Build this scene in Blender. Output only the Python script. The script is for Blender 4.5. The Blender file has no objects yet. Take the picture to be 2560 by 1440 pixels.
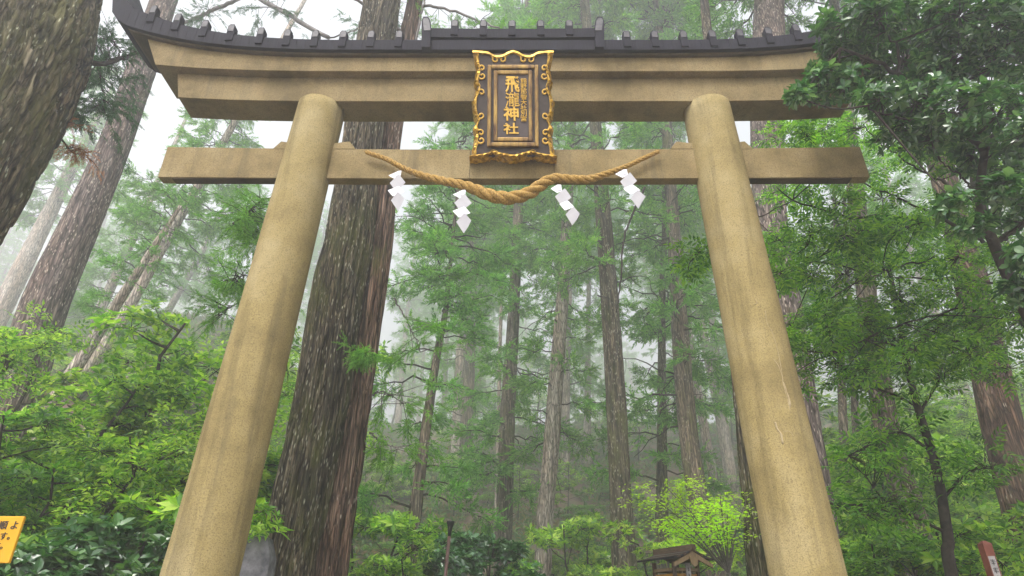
import bpy, math
import numpy as np
from mathutils import Vector
sc = bpy.context.scene
COL = sc.collection
# ------------------------------------------------------------------ camera, sky, sun, exposure
TH = math.radians(28.0); F = 1600.0; CZ = 1.6
cd = bpy.data.cameras.new('camera'); cam = bpy.data.objects.new('camera', cd); COL.objects.link(cam)
cam.location = (0, 0, CZ); cam.rotation_euler = (math.pi/2 + TH, 0, 0)
cd.sensor_width = 36.0; cd.lens = F/2560*36.0; cd.clip_start = .05; cd.clip_end = 2000
sc.camera = cam
SUN_EL, SUN_ROT = math.radians(52), math.radians(200)
w = bpy.data.worlds.new('World'); sc.world = w; w.use_nodes = True
nt = w.node_tree; nt.nodes.clear()
sky = nt.nodes.new('ShaderNodeTexSky'); sky.sky_type = 'NISHITA'; sky.sun_disc = False
sky.sun_elevation = SUN_EL; sky.sun_rotation = SUN_ROT; sky.dust_density = 4; sky.air_density = 1.0
hs = nt.nodes.new('ShaderNodeHueSaturation'); hs.inputs['Saturation'].default_value = .34
bg = nt.nodes.new('ShaderNodeBackground'); bg.inputs['Strength'].default_value = .08
wo = nt.nodes.new('ShaderNodeOutputWorld')
nt.links.new(sky.outputs[0], hs.inputs['Color']); nt.links.new(hs.outputs[0], bg.inputs[0]); nt.links.new(bg.outputs[0], wo.inputs[0])
sl = bpy.data.lights.new('sun', 'SUN'); sl.energy = 1.5; sl.angle = math.radians(25); sl.color = (1, .96, .9)
so = bpy.data.objects.new('sun', sl); COL.objects.link(so)
_d = Vector((math.sin(SUN_ROT)*math.cos(SUN_EL), math.cos(SUN_ROT)*math.cos(SUN_EL), math.sin(SUN_EL)))
so.rotation_euler = (-_d).to_track_quat('-Z', 'Y').to_euler()
sc.view_settings.view_transform = 'Standard'; sc.view_settings.look = 'None'
sc.view_settings.exposure = 2.05; sc.view_settings.gamma = 1.0; sc.view_settings.use_curve_mapping = False
sc.render.engine = 'CYCLES'
cy = sc.cycles
cy.max_bounces = 8; cy.diffuse_bounces = 3; cy.glossy_bounces = 2; cy.transmission_bounces = 3
cy.volume_bounces = 6; cy.transparent_max_bounces = 8; cy.caustics_reflective = False; cy.caustics_refractive = False
cy.use_denoising = True
HAZE = .0076
# ------------------------------------------------------------------ picking real positions from the photograph
cT, sT = math.cos(TH), math.sin(TH)
def at(px, py, Y):
    dx = (px-1280)/F; dy = (720-py)/F
    d = np.array([dx, cT-dy*sT, sT+dy*cT]); return np.array([0, 0, CZ]) + d*(Y/d[1])
def depth(P): return P[1]*cT + (P[2]-CZ)*sT
def pxm(P): return depth(P)/F          # metres per photo pixel at P
def interp(pts, n):
    """smooth resample of a polyline (Catmull-Rom), pts any dimension"""
    P = np.array(pts, float); P = np.vstack([2*P[0]-P[1], P, 2*P[-1]-P[-2]])
    m = len(P)-3; out = []
    for t in np.linspace(0, m-1e-6, n):
        i = int(t); f = t-i; a, b, c, d = P[i], P[i+1], P[i+2], P[i+3]
        out.append(.5*((2*b)+(-a+c)*f+(2*a-5*b+4*c-d)*f*f+(-a+3*b-3*c+d)*f**3))
    return np.array(out)
_tab = np.random.default_rng(5).random((32, 32, 32))*2-1
def vnoise(p):
    p = np.asarray(p, float); i = np.floor(p).astype(int); f = p-i; f = f*f*(3-2*f)
    r = 0
    for dx in (0, 1):
        for dy in (0, 1):
            for dz in (0, 1):
                wgt = (f[..., 0] if dx else 1-f[..., 0])*(f[..., 1] if dy else 1-f[..., 1])*(f[..., 2] if dz else 1-f[..., 2])
                r = r + wgt*_tab[(i[..., 0]+dx) % 32, (i[..., 1]+dy) % 32, (i[..., 2]+dz) % 32]
    return r
def fbm(p, o=3):
    s = 0; a = 1.0; q = np.asarray(p, float)
    for k in range(o):
        s = s + a*vnoise(q); q = q*2.03+7.1; a *= .5
    return s
def sst(x): x = np.clip(x, 0, 1); return x*x*(3-2*x)
def hgt(x, y):
    x = np.asarray(x, float); y = np.asarray(y, float)
    yy = np.maximum(y, 2)+4; L = sst((-x/yy-.16)/.34); R = sst((x/yy-.28)/.25)
    st = 22.0-15.3*L-9.0*R; k = .42+.14*L
    t = y-st; spl = np.where(t > 8, t, np.log1p(np.exp(np.minimum(t, 8)*1.2))/1.2)
    spl = np.where(spl > 55, 55+(spl-55)*.5, spl)
    n = fbm(np.stack([x*.22, y*.22, x*0], -1), 3)*.35*sst((y-7)/6)
    return k*spl+n
# ------------------------------------------------------------------ mesh building
class MB:
    def __init__(s): s.v = []; s.q = []; s.t = []; s.n = 0
    def add(s, v, q=None, t=None):
        v = np.asarray(v, float).reshape(-1, 3); s.v.append(v)
        if q is not None and len(q): s.q.append(np.asarray(q, int).reshape(-1, 4)+s.n)
        if t is not None and len(t): s.t.append(np.asarray(t, int).reshape(-1, 3)+s.n)
        s.n += len(v); return s
    def box(s, a, b):
        x0, y0, z0 = a; x1, y1, z1 = b
        v = [(x0, y0, z0), (x1, y0, z0), (x1, y1, z0), (x0, y1, z0), (x0, y0, z1), (x1, y0, z1), (x1, y1, z1), (x0, y1, z1)]
        return s.add(v, [(0, 3, 2, 1), (4, 5, 6, 7), (0, 1, 5, 4), (1, 2, 6, 5), (2, 3, 7, 6), (3, 0, 4, 7)])
    def loft(s, rings, cap=True, closed=True):
        R = np.array(rings, float); m, k = R.shape[:2]; q = []
        kk = k if closed else k-1
        i = np.arange(m-1)[:, None]; j = np.arange(kk)[None, :]; j2 = (j+1) % k
        q = np.stack([i*k+j+0*j, i*k+j2, (i+1)*k+j2, (i+1)*k+j], -1).reshape(-1, 4)
        t = []
        if cap:
            for r, rev in ((0, 1), (m-1, 0)):
                for a in range(1, k-1):
                    tri = (r*k, r*k+a, r*k+a+1); t.append(tri[::-1] if rev else tri)
        return s.add(R.reshape(-1, 3), q, t)
    def prism(s, poly, y0, y1):
        """poly = (x,z) outline pushed along y"""
        a = [(x, y0, z) for x, z in poly]; b = [(x, y1, z) for x, z in poly]; return s.loft([a, b])
    def tube(s, pts, rad, n=8, cap=True, disp=None, flat=1.0):
        P = np.array(pts, float); m = len(P); rad = np.ones(m)*rad if np.isscalar(rad) else np.array(rad, float)
        T = np.gradient(P, axis=0); T /= np.linalg.norm(T, axis=1)[:, None]+1e-12
        u = np.cross(T[0], [0, 1, 0]) if abs(T[0][1]) < .9 else np.cross(T[0], [1, 0, 0]); u /= np.linalg.norm(u)
        a = np.linspace(0, 2*math.pi, n, endpoint=False); rings = []
        for i in range(m):
            u = u-T[i]*u.dot(T[i]); u /= np.linalg.norm(u); v = np.cross(T[i], u)
            rr = rad[i]*np.ones(n)
            if disp is not None: rr = rr+disp[i]
            rings.append(P[i]+rr[:, None]*(np.cos(a)[:, None]*u+np.sin(a)[:, None]*v*flat))
        return s.loft(rings, cap)
    def scatter(s, tpl, P, R, S):
        V, Q, T = tpl; V = np.asarray(V, float); n = len(P); k = len(V)
        if n == 0: return s
        S = np.asarray(S, float); S = S[:, None] if S.ndim == 1 else S
        X = np.einsum('nij,kj->nki', R, V)*S[:, None, :]+np.asarray(P)[:, None, :]
        off = (np.arange(n)*k)[:, None, None]
        q = (np.asarray(Q, int)[None]+off).reshape(-1, 4) if len(Q) else None
        t = (np.asarray(T, int)[None]+off).reshape(-1, 3) if len(T) else None
        return s.add(X.reshape(-1, 3), q, t)
    def mesh(s, name, mat, smooth=False):
        v = np.concatenate(s.v); q = np.concatenate(s.q) if s.q else np.zeros((0, 4), int); t = np.concatenate(s.t) if s.t else np.zeros((0, 3), int)
        me = bpy.data.meshes.new(name); me.vertices.add(len(v)); me.vertices.foreach_set('co', v.astype(np.float32).ravel())
        nl = len(q)*4+len(t)*3; me.loops.add(nl); me.loops.foreach_set('vertex_index', np.concatenate([q.ravel(), t.ravel()]).astype(np.int32))
        me.polygons.add(len(q)+len(t))
        st = np.concatenate([np.arange(len(q))*4, len(q)*4+np.arange(len(t))*3]).astype(np.int32)
        me.polygons.foreach_set('loop_start', st)
        me.polygons.foreach_set('use_smooth', np.full(len(q)+len(t), smooth))
        me.materials.append(mat); me.update(calc_edges=True); return me
    def build(s, name, mat, parent=None, smooth=False, **tags):
        return link(name, s.mesh(name, mat, smooth), parent, **tags)
def link(name, data, parent=None, loc=None, **tags):
    o = bpy.data.objects.new(name, data); COL.objects.link(o)
    if parent is not None: o.parent = parent
    if loc is not None: o.location = loc
    tag(o, **tags); return o
def tag(o, label=None, category=None, group=None, kind=None):
    for k, v in (('label', label), ('category', category), ('group', group), ('kind', kind)):
        if v: o[k] = v
    return o
def thing(name, label, category, loc=(0, 0, 0), group=None, rz=0):
    o = link(name, None, None, loc, label=label, category=category, group=group); o.rotation_euler = (0, 0, rz); return o
def unroot(o, root):            # geometry was made in world space: move it under its root
    o.parent = root; o.matrix_parent_inverse = root.matrix_world.inverted() if False else o.matrix_parent_inverse; return o
def bevel(o, wd=.008, seg=2):
    m = o.modifiers.new('bevel', 'BEVEL'); m.width = wd; m.segments = seg; m.limit_method = 'ANGLE'; m.angle_limit = .6; return o
def frames(D, up=(0, 0, 1), roll=None):
    """R whose Y column follows D, Z column near up"""
    D = np.asarray(D, float); D = D/np.linalg.norm(D, axis=1)[:, None]
    U = np.broadcast_to(np.asarray(up, float), D.shape)
    X = np.cross(D, U); l = np.linalg.norm(X, axis=1); X[l < 1e-3] = [1, 0, 0]; X /= np.linalg.norm(X, axis=1)[:, None]
    Z = np.cross(X, D)
    if roll is not None:
        c, s_ = np.cos(roll)[:, None], np.sin(roll)[:, None]; X, Z = X*c+Z*s_, Z*c-X*s_
    return np.stack([X, D, Z], -1)
def runit(rng, n): v = rng.normal(size=(n, 3)); return v/np.linalg.norm(v, axis=1)[:, None]
# ------------------------------------------------------------------ materials
def newmat(name):
    m = bpy.data.materials.new(name); m.use_nodes = True; t = m.node_tree
    return m, t, t.nodes['Principled BSDF']
class N:
    def __init__(s, t): s.t = t
    def co(s, kind='Object', scale=(1, 1, 1)):
        c = s.t.nodes.new('ShaderNodeTexCoord'); m = s.t.nodes.new('ShaderNodeMapping'); m.inputs['Scale'].default_value = scale
        s.t.links.new(c.outputs[kind], m.inputs[0]); return m.outputs[0]
    def noise(s, v, scale, detail=4, rough=.6, dist=0):
        n = s.t.nodes.new('ShaderNodeTexNoise'); n.inputs['Scale'].default_value = scale; n.inputs['Detail'].default_value = detail
        n.inputs['Roughness'].default_value = rough; n.inputs['Distortion'].default_value = dist; s.t.links.new(v, n.inputs['Vector']); return n.outputs['Fac']
    def voro(s, v, scale, out='Distance', feature='F1'):
        n = s.t.nodes.new('ShaderNodeTexVoronoi'); n.feature = feature; n.inputs['Scale'].default_value = scale; s.t.links.new(v, n.inputs['Vector']); return n.outputs[out]
    def ramp(s, f, stops):
        r = s.t.nodes.new('ShaderNodeValToRGB'); e = r.color_ramp.elements
        while len(e) < len(stops): e.new(.5)
        for i, (p, c) in enumerate(stops):
            e[i].position = p; e[i].color = (*(c if hasattr(c, '__len__') else (c, c, c)), 1)
        s.t.links.new(f, r.inputs[0]); return r.outputs[0]
    def mix(s, f, a, b, mode='MIX'):
        m = s.t.nodes.new('ShaderNodeMix'); m.data_type = 'RGBA'; m.blend_type = mode
        for inp, x in ((0, f), (6, a), (7, b)):
            if hasattr(x, 'links'): s.t.links.new(x, m.inputs[inp])
            elif inp == 0: m.inputs[0].default_value = x
            else: m.inputs[inp].default_value = (*x, 1)
        return m.outputs[2]
    def bump(s, h, strength, dist, bs):
        b = s.t.nodes.new('ShaderNodeBump'); b.inputs['Strength'].default_value = strength; b.inputs['Distance'].default_value = dist
        s.t.links.new(h, b.inputs['Height']); s.t.links.new(b.outputs[0], bs.inputs['Normal'])
    def geo(s, out): g = s.t.nodes.new('ShaderNodeNewGeometry'); return g.outputs[out]
    def objrand(s): g = s.t.nodes.new('ShaderNodeObjectInfo'); return g.outputs['Random']
def concrete(name, base, dark, tint, streak=1.0):
    m, t, b = newmat(name); n = N(t)
    big = n.ramp(n.noise(n.co(), 1.3, 5, .62), [(.36, dark), (.5, base), (.66, tint)])
    st = n.ramp(n.noise(n.co(scale=(7, 7, .5)), 1.0, 5, .65, .4), [(.36, .62), (.5, 1.0)])
    c = n.mix(.75*streak, big, st, 'MULTIPLY')
    gr = n.ramp(n.noise(n.co(), 95, 3, .75), [(.34, .5), (.47, .94), (.66, 1.15)])
    c = n.mix(.9, c, gr, 'MULTIPLY')
    dr = n.ramp(n.noise(n.co(scale=(3.2, 3.2, .16)), 1.7, 6, .7, .3), [(.56, 0), (.72, .5)]); c = n.mix(dr, c, (.085, .072, .05))
    blot = n.ramp(n.noise(n.co(), 9, 6, .75), [(.50, 1.0), (.64, .78)]); c = n.mix(.5, c, blot, 'MULTIPLY')
    pit = n.ramp(n.voro(n.co(), 34), [(.07, .35), (.15, 1)])
    msk = n.ramp(n.noise(n.co(), 2.2, 4, .7), [(.5, 0.0), (.66, .8)])
    c = n.mix(msk, c, n.mix(1, c, pit, 'MULTIPLY'))
    t.links.new(c, b.inputs['Base Color']); b.inputs['Roughness'].default_value = .8; b.inputs['Specular IOR Level'].default_value = .2
    n.bump(n.noise(n.co(), 75, 5, .8), .55, .006, b); return m
def bark(name, dark, mid, light, lichen=.4, moss=.3, sx=9, sz=.9, lichcol=(.5, .48, .42), bumpd=.03, mosscol=(.10, .11, .02), plate=1.9):
    m, t, b = newmat(name); n = N(t)
    v = n.co(scale=(sx, sx, sz))
    f = n.noise(v, 1.4, 8, .68, .25)
    c = n.ramp(f, [(.39, dark), (.5, mid), (.62, light)])
    wv = t.nodes.new('ShaderNodeTexNoise'); wv.inputs['Scale'].default_value = .35; wv.inputs['Detail'].default_value = 3; t.links.new(v, wv.inputs['Vector'])
    ad = t.nodes.new('ShaderNodeVectorMath'); ad.operation = 'MULTIPLY_ADD'; ad.inputs[1].default_value = (1.3, 1.3, .35); pl = n.co(scale=(sx*plate, sx*plate, sz*plate*1.5))
    t.links.new(wv.outputs['Color'], ad.inputs[0]); t.links.new(pl, ad.inputs[2])
    ed = n.ramp(n.voro(ad.outputs[0], 1.0, 'Distance', 'DISTANCE_TO_EDGE'), [(.0, .10), (.12, .8), (.3, 1.2)])
    c = n.mix(.92, c, ed, 'MULTIPLY')
    hue = n.noise(n.co(scale=(2.2, 2.2, .35)), 1, 3, .5)
    c = n.mix(n.ramp(hue, [(.4, 0), (.62, .6)]), c, n.mix(1, c, (1.12, .95, .82), 'MULTIPLY'))
    if moss: c = n.mix(n.ramp(n.noise(n.co(scale=(1.5, 1.5, .6)), 1.3, 5, .7), [(.62-.25*moss, 0), (.8-.2*moss, .75)]), c, mosscol)
    if lichen:
        vv = t.nodes.new('ShaderNodeVectorMath'); vv.operation = 'MULTIPLY_ADD'; vv.inputs[1].default_value = (2.4, 2.4, 2.4); t.links.new(wv.outputs['Color'], vv.inputs[0]); t.links.new(n.co(scale=(27, 27, 6)), vv.inputs[2]); l = n.ramp(n.voro(vv.outputs[0], 1.0), [(.12, 1), (.30, 0)])
        k = n.ramp(n.noise(n.co(scale=(2, 2, 1.0)), 1.6, 4, .75), [(.66-.3*lichen, 0), (.74-.3*lichen, 1)])
        k2 = n.mix(1, l, k, 'MULTIPLY'); c = n.mix(k2, c, lichcol)
    t.links.new(c, b.inputs['Base Color']); b.inputs['Roughness'].default_value = .75; b.inputs['Specular IOR Level'].default_value = .15
    n.bump(n.mix(.6, f, ed, 'MULTIPLY'), 1.0, bumpd, b); return m
def leafmat(name, cols, trans=.35, rough=.38, spec=.5, sat=1.0):
    m, t, b = newmat(name); n = N(t)
    k = len(cols); c = n.ramp(n.geo('Random Per Island'), [(i/(k-1), cc) for i, cc in enumerate(cols)])
    big = n.ramp(n.noise(n.co(), .9, 2, .5), [(.35, .62), (.65, 1.35)])
    c = n.mix(.7, c, big, 'MULTIPLY')
    orr = n.ramp(n.objrand(), [(0, (.85, .95, 1.05)), (1, (1.12, 1.05, .85))])
    c = n.mix(.8, c, orr, 'MULTIPLY')
    t.links.new(c, b.inputs['Base Color']); b.inputs['Roughness'].default_value = rough; b.inputs['Specular IOR Level'].default_value = spec
    tr = t.nodes.new('ShaderNodeBsdfTranslucent'); mx = t.nodes.new('ShaderNodeMixShader'); mx.inputs[0].default_value = trans
    tc = n.mix(1, c, (1.5, 1.7, .8), 'MULTIPLY'); t.links.new(tc, tr.inputs[0])
    t.links.new(b.outputs[0], mx.inputs[1]); t.links.new(tr.outputs[0], mx.inputs[2])
    t.links.new(mx.outputs[0], t.nodes['Material Output'].inputs[0]); return m
def simple(name, c1, c2, scale=12, rough=.6, metal=0, bumpd=0.0, stretch=(1, 1, 1), spec=.35):
    m, t, b = newmat(name); b.inputs['Specular IOR Level'].default_value = spec; n = N(t); f = n.noise(n.co(scale=stretch), scale, 5, .65)
    t.links.new(n.ramp(f, [(.35, c1), (.65, c2)]), b.inputs['Base Color'])
    b.inputs['Roughness'].default_value = rough; b.inputs['Metallic'].default_value = metal
    if bumpd: n.bump(f, .7, bumpd, b)
    return m
M = {}
M['conc'] = concrete('weathered_concrete', (.285, .222, .095), (.215, .165, .07), (.34, .275, .14))
M['conc_beam'] = concrete('beam_concrete', (.24, .18, .084), (.165, .122, .053), (.30, .235, .122), .5)
M['kasagi'] = concrete('lintel_concrete', (.215, .16, .076), (.135, .10, .044), (.27, .21, .108), .55)
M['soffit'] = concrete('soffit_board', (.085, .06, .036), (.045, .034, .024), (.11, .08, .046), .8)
M['mortar'] = simple('patch_mortar', (.30, .235, .13), (.37, .30, .18), 40, .8, 0, .002)
M['copper'] = simple('dark_roof_copper', (.006, .0055, .010), (.020, .018, .030), 9, .7, 0, .004, (30, 30, 1), .14)
M['copper_face'] = simple('roof_cap_face', (.03, .028, .034), (.075, .07, .08), 20, .5, .1)
M['gold'] = simple('gold_leaf', (.20, .10, .015), (.80, .50, .08), 22, .4, .6, .004)
M['gold_flat'] = simple('gold_lettering', (.55, .32, .05), (.74, .47, .09), 30, .45, .3)
M['lacquer'] = simple('brown_lacquer', (.04, .028, .024), (.065, .048, .042), 5, .5, 0, .001, (3, 3, 1))
M['mould'] = simple('worn_gilt_moulding', (.09, .045, .03), (.42, .27, .08), 3.2, .4, .45, .001, (4, 1, 1.4))
M['panel'] = simple('plaque_panel', (.07, .054, .054), (.095, .076, .076), 6, .6, 0)
M['rope'] = simple('straw_rope', (.16, .085, .018), (.50, .32, .09), 70, .8, 0, .004, (1, 1, 1))
M['paper'] = simple('white_paper', (.62, .62, .68), (.74, .74, .79), 4, .8)
M['soil'] = None
def soilmat():
    m, t, b = newmat('forest_floor'); n = N(t)
    c = n.ramp(n.noise(n.co(), 1.1, 6, .7), [(.3, (.05, .032, .022)), (.5, (.13, .07, .045)), (.58, (.10, .09, .04)), (.68, (.05, .09, .02))])
    g = n.ramp(n.voro(n.co(), 9, 'Color'), [(.2, .6), (.8, 1.3)]); c = n.mix(.6, c, g, 'MULTIPLY')
    t.links.new(c, b.inputs['Base Color']); b.inputs['Roughness'].default_value = .85; n.bump(n.noise(n.co(), 5, 8, .8), 1, .08, b); return m
M['soil'] = soilmat()
M['gravel'] = simple('pale_gravel', (.30, .28, .24), (.46, .43, .38), 60, .85, 0, .02)
M['bark_big'] = bark('old_cedar_bark', (.012, .010, .007), (.09, .074, .045), (.26, .22, .15), .55, .75, 11, 1.1, (.46, .46, .33), .05, (.13, .13, .035), plate=1.3)
M['bark_dark'] = bark('olive_cedar_bark', (.010, .008, .005), (.085, .070, .045), (.24, .205, .14), .78, .5, 13, .7, (.46, .44, .34), .08, plate=2.2)
M['bark_red'] = bark('red_cedar_bark', (.025, .016, .012), (.13, .082, .058), (.29, .205, .155), .4, .2, 14, .6, (.5, .44, .36), .04)
M['bark_brown'] = bark('brown_cedar_bark', (.025, .016, .011), (.085, .052, .035), (.19, .13, .09), .5, .3, 12, .6, (.42, .38, .3), .04)
M['bark_mid'] = bark('grey_cedar_bark', (.035, .027, .02), (.13, .105, .078), (.29, .24, .185), .6, .35, 11, .7, (.5, .46, .38), .04)
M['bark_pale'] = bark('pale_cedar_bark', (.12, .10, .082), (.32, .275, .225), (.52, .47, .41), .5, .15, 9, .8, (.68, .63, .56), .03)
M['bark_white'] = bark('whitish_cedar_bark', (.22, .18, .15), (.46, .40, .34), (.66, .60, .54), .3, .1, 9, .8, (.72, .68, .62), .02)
M['bark_plum'] = bark('hazed_plum_bark', (.05, .038, .036), (.14, .11, .10), (.26, .215, .19), .8, .1, 9, .8, (.58, .50, .42), .03)  # mid and light tones raised, putting haze over the trunk into the bark colour
M['twig'] = simple('dark_branch', (.014, .011, .009), (.05, .04, .032), 14, .8, 0, .004, (1, 1, 1), .1)
M['twig_grey'] = simple('grey_branch', (.07, .06, .055), (.17, .15, .14), 10, .6, 0, .004)
M['leaf_dark'] = leafmat('glossy_dark_leaf', [(.014, .06, .02), (.034, .11, .034), (.065, .17, .055), (.15, .27, .12)], .3, .22, 1.0)
M['leaf_mid'] = leafmat('mid_green_leaf', [(.03, .11, .01), (.075, .22, .018), (.15, .33, .03), (.27, .45, .05)], .45, .33)
M['leaf_bright'] = leafmat('bright_green_leaf', [(.05, .15, .016), (.14, .30, .026), (.27, .44, .04), (.46, .58, .10)], .45, .33)
M['leaf_lime'] = leafmat('lime_maple_leaf', [(.30, .46, .02), (.46, .64, .03), (.60, .76, .05)], .55, .5)
M['needle'] = leafmat('cedar_needles', [(.05, .15, .022), (.09, .25, .038), (.15, .34, .055), (.24, .43, .08)], .45, .5, .3)
M['needle_dark'] = leafmat('dark_cedar_needles', [(.02, .08, .03), (.04, .13, .05), (.07, .18, .07)], .25, .5, .3)
M['needle_red'] = leafmat('dead_cedar_needles', [(.22, .08, .04), (.34, .14, .08), (.42, .20, .12)], .3, .7, .2)
M['litter'] = leafmat('ground_leaves', [(.03, .08, .01), (.06, .15, .02), (.12, .24, .03), (.22, .12, .05), (.05, .13, .02)], .3, .5)
M['wood_old'] = simple('weathered_wood', (.045, .03, .018), (.11, .07, .045), 8, .7, 0, .004, (1, 1, 6))
M['wood_light'] = simple('pale_wood', (.15, .10, .05), (.24, .17, .09), 8, .6, 0, .002, (4, 4, 1))
M['sign_y'] = simple('yellow_board', (.50, .26, .008), (.58, .31, .012), 4, .55)
M['old_white'] = simple('weathered_white', (.26, .25, .25), (.42, .41, .40), 9, .8)
M['ink'] = simple('dark_ink', (.02, .015, .015), (.04, .03, .03), 10, .6)
M['black'] = simple('black_metal', (.012, .012, .016), (.03, .03, .036), 10, .4, .5)
M['brownmetal'] = simple('brown_pole', (.06, .028, .022), (.11, .05, .04), 10, .5)
M['stone'] = simple('grey_stone', (.07, .07, .08), (.20, .195, .21), 7, .75, 0, .02)
M['amber'] = simple('painted_glow_panel', (.24, .11, .01), (.34, .17, .02), 5, .5)  # yellow of the lit lantern window put into the pane colour, no emission
M['redwood'] = simple('red_brown_paint', (.12, .03, .02), (.2, .06, .035), 10, .6)
# ------------------------------------------------------------------ ground, path, haze
def ground():
    xs = np.concatenate([np.linspace(-240, -30, 35), np.linspace(-28, 28, 113), np.linspace(30, 240, 35)])
    ys = np.concatenate([np.linspace(-60, 4, 17), np.linspace(5, 45, 100), np.linspace(47, 270, 70)])
    X, Y = np.meshgrid(xs, ys); Z = hgt(X, Y); k = len(xs)
    i = np.arange(len(ys)-1)[:, None]; j = np.arange(k-1)[None]; q = np.stack([i*k+j, i*k+j+1, (i+1)*k+j+1, (i+1)*k+j], -1).reshape(-1, 4)
    MB().add(np.stack([X, Y, Z], -1), q).build('ground', M['soil'], smooth=True, kind='structure')
    xs = np.linspace(-3.6, 3.6, 30); ys = np.linspace(-20, 8.5, 60); X, Y = np.meshgrid(xs, ys); Z = hgt(X, Y)+.03; k = len(xs)
    i = np.arange(len(ys)-1)[:, None]; j = np.arange(k-1)[None]; q = np.stack([i*k+j, i*k+j+1, (i+1)*k+j+1, (i+1)*k+j], -1).reshape(-1, 4)
    MB().add(np.stack([X, Y, Z], -1), q).build('path', M['gravel'], smooth=True, kind='structure')
ground()
def haze():
    m = bpy.data.materials.new('haze_air'); m.use_nodes = True; t = m.node_tree; t.nodes.clear()
    p = t.nodes.new('ShaderNodeVolumePrincipled'); p.inputs['Color'].default_value = (.975, .985, 1.0, 1); p.inputs['Density'].default_value = HAZE
    p.inputs['Anisotropy'].default_value = .5
    o = t.nodes.new('ShaderNodeOutputMaterial'); t.links.new(p.outputs[0], o.inputs['Volume'])
    MB().box((-250, -70, -3), (250, 280, 118)).build('haze', m, kind='stuff')
haze()
# ------------------------------------------------------------------ torii
torii = thing('torii', 'large ochre concrete shrine gate with a dark ridged roof and two round pillars', 'shrine gate', (0, 5.475, 0))
TY = 5.475
def tlink(mb, name, mat, smooth=False, bw=0, label=None):
    mb2 = MB(); 
    for v in mb.v: v[:, 1] -= TY
    o = mb.build(name, mat, torii, smooth, label=label)
    if bw: bevel(o, bw)
    return o
def pillar(px0, px1, ztop, label):
    a = at(*px0, TY); b = at(*px1, TY); d = (b-a)/(b[2]-a[2]); bot = a+d*(0-a[2]); top = a+d*(ztop-a[2])
    n = 60; nseg = 56; t = np.linspace(0, 1, n); P = bot+(top-bot)*t[:, None]; r = .297+(.258-.297)*(P[:, 2]/ztop)**.9
    ang = np.linspace(0, 2*math.pi, nseg, endpoint=False)
    q = np.stack([np.cos(ang)[None]*1.2+0*P[:, :1], np.sin(ang)[None]*1.2+0*P[:, :1], P[:, 2:3]+0*ang[None]], -1)
    disp = vnoise(q*1.3)*.004+vnoise(q*4)*.0015
    mb = MB().tube(P, r, nseg, True, disp); tlink(mb, 'pillar', M['conc'], True, label=label)
    f = MB().tube([bot+[0, 0, -.05], bot+[0, 0, .02], bot+[0, 0, .16], bot+[0, 0, .2]], [.5, .5, .5, .46], 40); tlink(f, 'pillar_footing', M['stone'], False)
    return bot, top, lambda z: .297+(.258-.297)*(z/ztop)**.9
ZSH = 6.777
PL = pillar((809, 255), (500, 1440), ZSH+.02, 'left pillar with a short pale crack near mid height')
PR = pillar((1762, 255), (2019, 1440), ZSH+.02, 'right pillar with long pale cracks and a repaired patch')
def mark(pl, pts, r0=.004, flat=.5):
    r0 *= .7
    """a mortar seam lying on the pillar's surface"""
    bot, top, rf = pl; out = []
    for x, y in interp(pts, 14*len(pts)//2):
        P = at(x, y, TY)
        for _ in range(4):
            ax = bot+(top-bot)*(P[2]/top[2]); r = rf(P[2]); dx = np.clip((P[0]-ax[0]), -r*.97, r*.97)
            yy = ax[1]-math.sqrt(max(r*r-dx*dx, 0)); P = at(x, y, yy)
        out.append([P[0], P[1]-.001, P[2]])
    out = np.array(out); rr = r0*(1+.6*vnoise(out*30)); rr[0] = rr[-1] = .001
    tlink(MB().tube(out, rr, 6), 'mortar_seam', M['mortar'], True)
mark(PL, [(712, 805), (706, 818), (690, 826), (684, 838), (677, 862)], .0045)
mark(PR, [(1913, 775), (1918, 810), (1930, 830), (1945, 880), (1958, 950)], .003)
mark(PR, [(1934, 898), (1946, 915), (1955, 940), (1958, 960), (1966, 990), (1976, 1030)], .004)
mark(PR, [(1958, 955), (1965, 975), (1973, 1000), (1975, 1022)], .011)
mark(PR, [(1938, 1055), (1943, 1072), (1952, 1085), (1957, 1110)], .011)
mark(PR, [(1887, 748), (1892, 757), (1884, 762)], .004)
mark(PR, [(1957, 1080), (1972, 1078), (1984, 1090)], .003)
# nuki (tie beam) in three cast pieces
def cf(x, b, x0=1.5, p=3.1): return b*np.maximum(np.abs(x)-x0, 0)**p
def sweep(x0, x1, y0, y1, zb, zt, n=40, slant0=0, slant1=0, bow=.0):
    xs = np.linspace(x0, x1, n); rings = []
    for i, x in enumerate(xs):
        t0 = 1-min(1, i/2.) if slant0 else 0; t1 = 1-min(1, (n-1-i)/2.) if slant1 else 0
        xb = x; xt = x-slant0*(i == 0)+slant1*(i == n-1)
        rings.append([(xb, y0, zb(xb)), (xb, y1, zb(xb)), (xt, y1, zt(xt)), (xt, y0, zt(xt))])
    return MB().loft(rings)
for a, b in ((-3.75, -.452), (-.446, .446), (.452, 3.79)):
    tlink(sweep(a, b, 5.43, 5.545, lambda x: 5.797+.0015*x*x, lambda x: 6.19+.0028*x*x, 12), 'tie_beam', M['conc_beam'], False, .006)
tlink(MB().box((-3.6, 5.44, 5.805), (3.6, 5.535, 6.18)), 'beam_core', M['soffit'])
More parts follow.
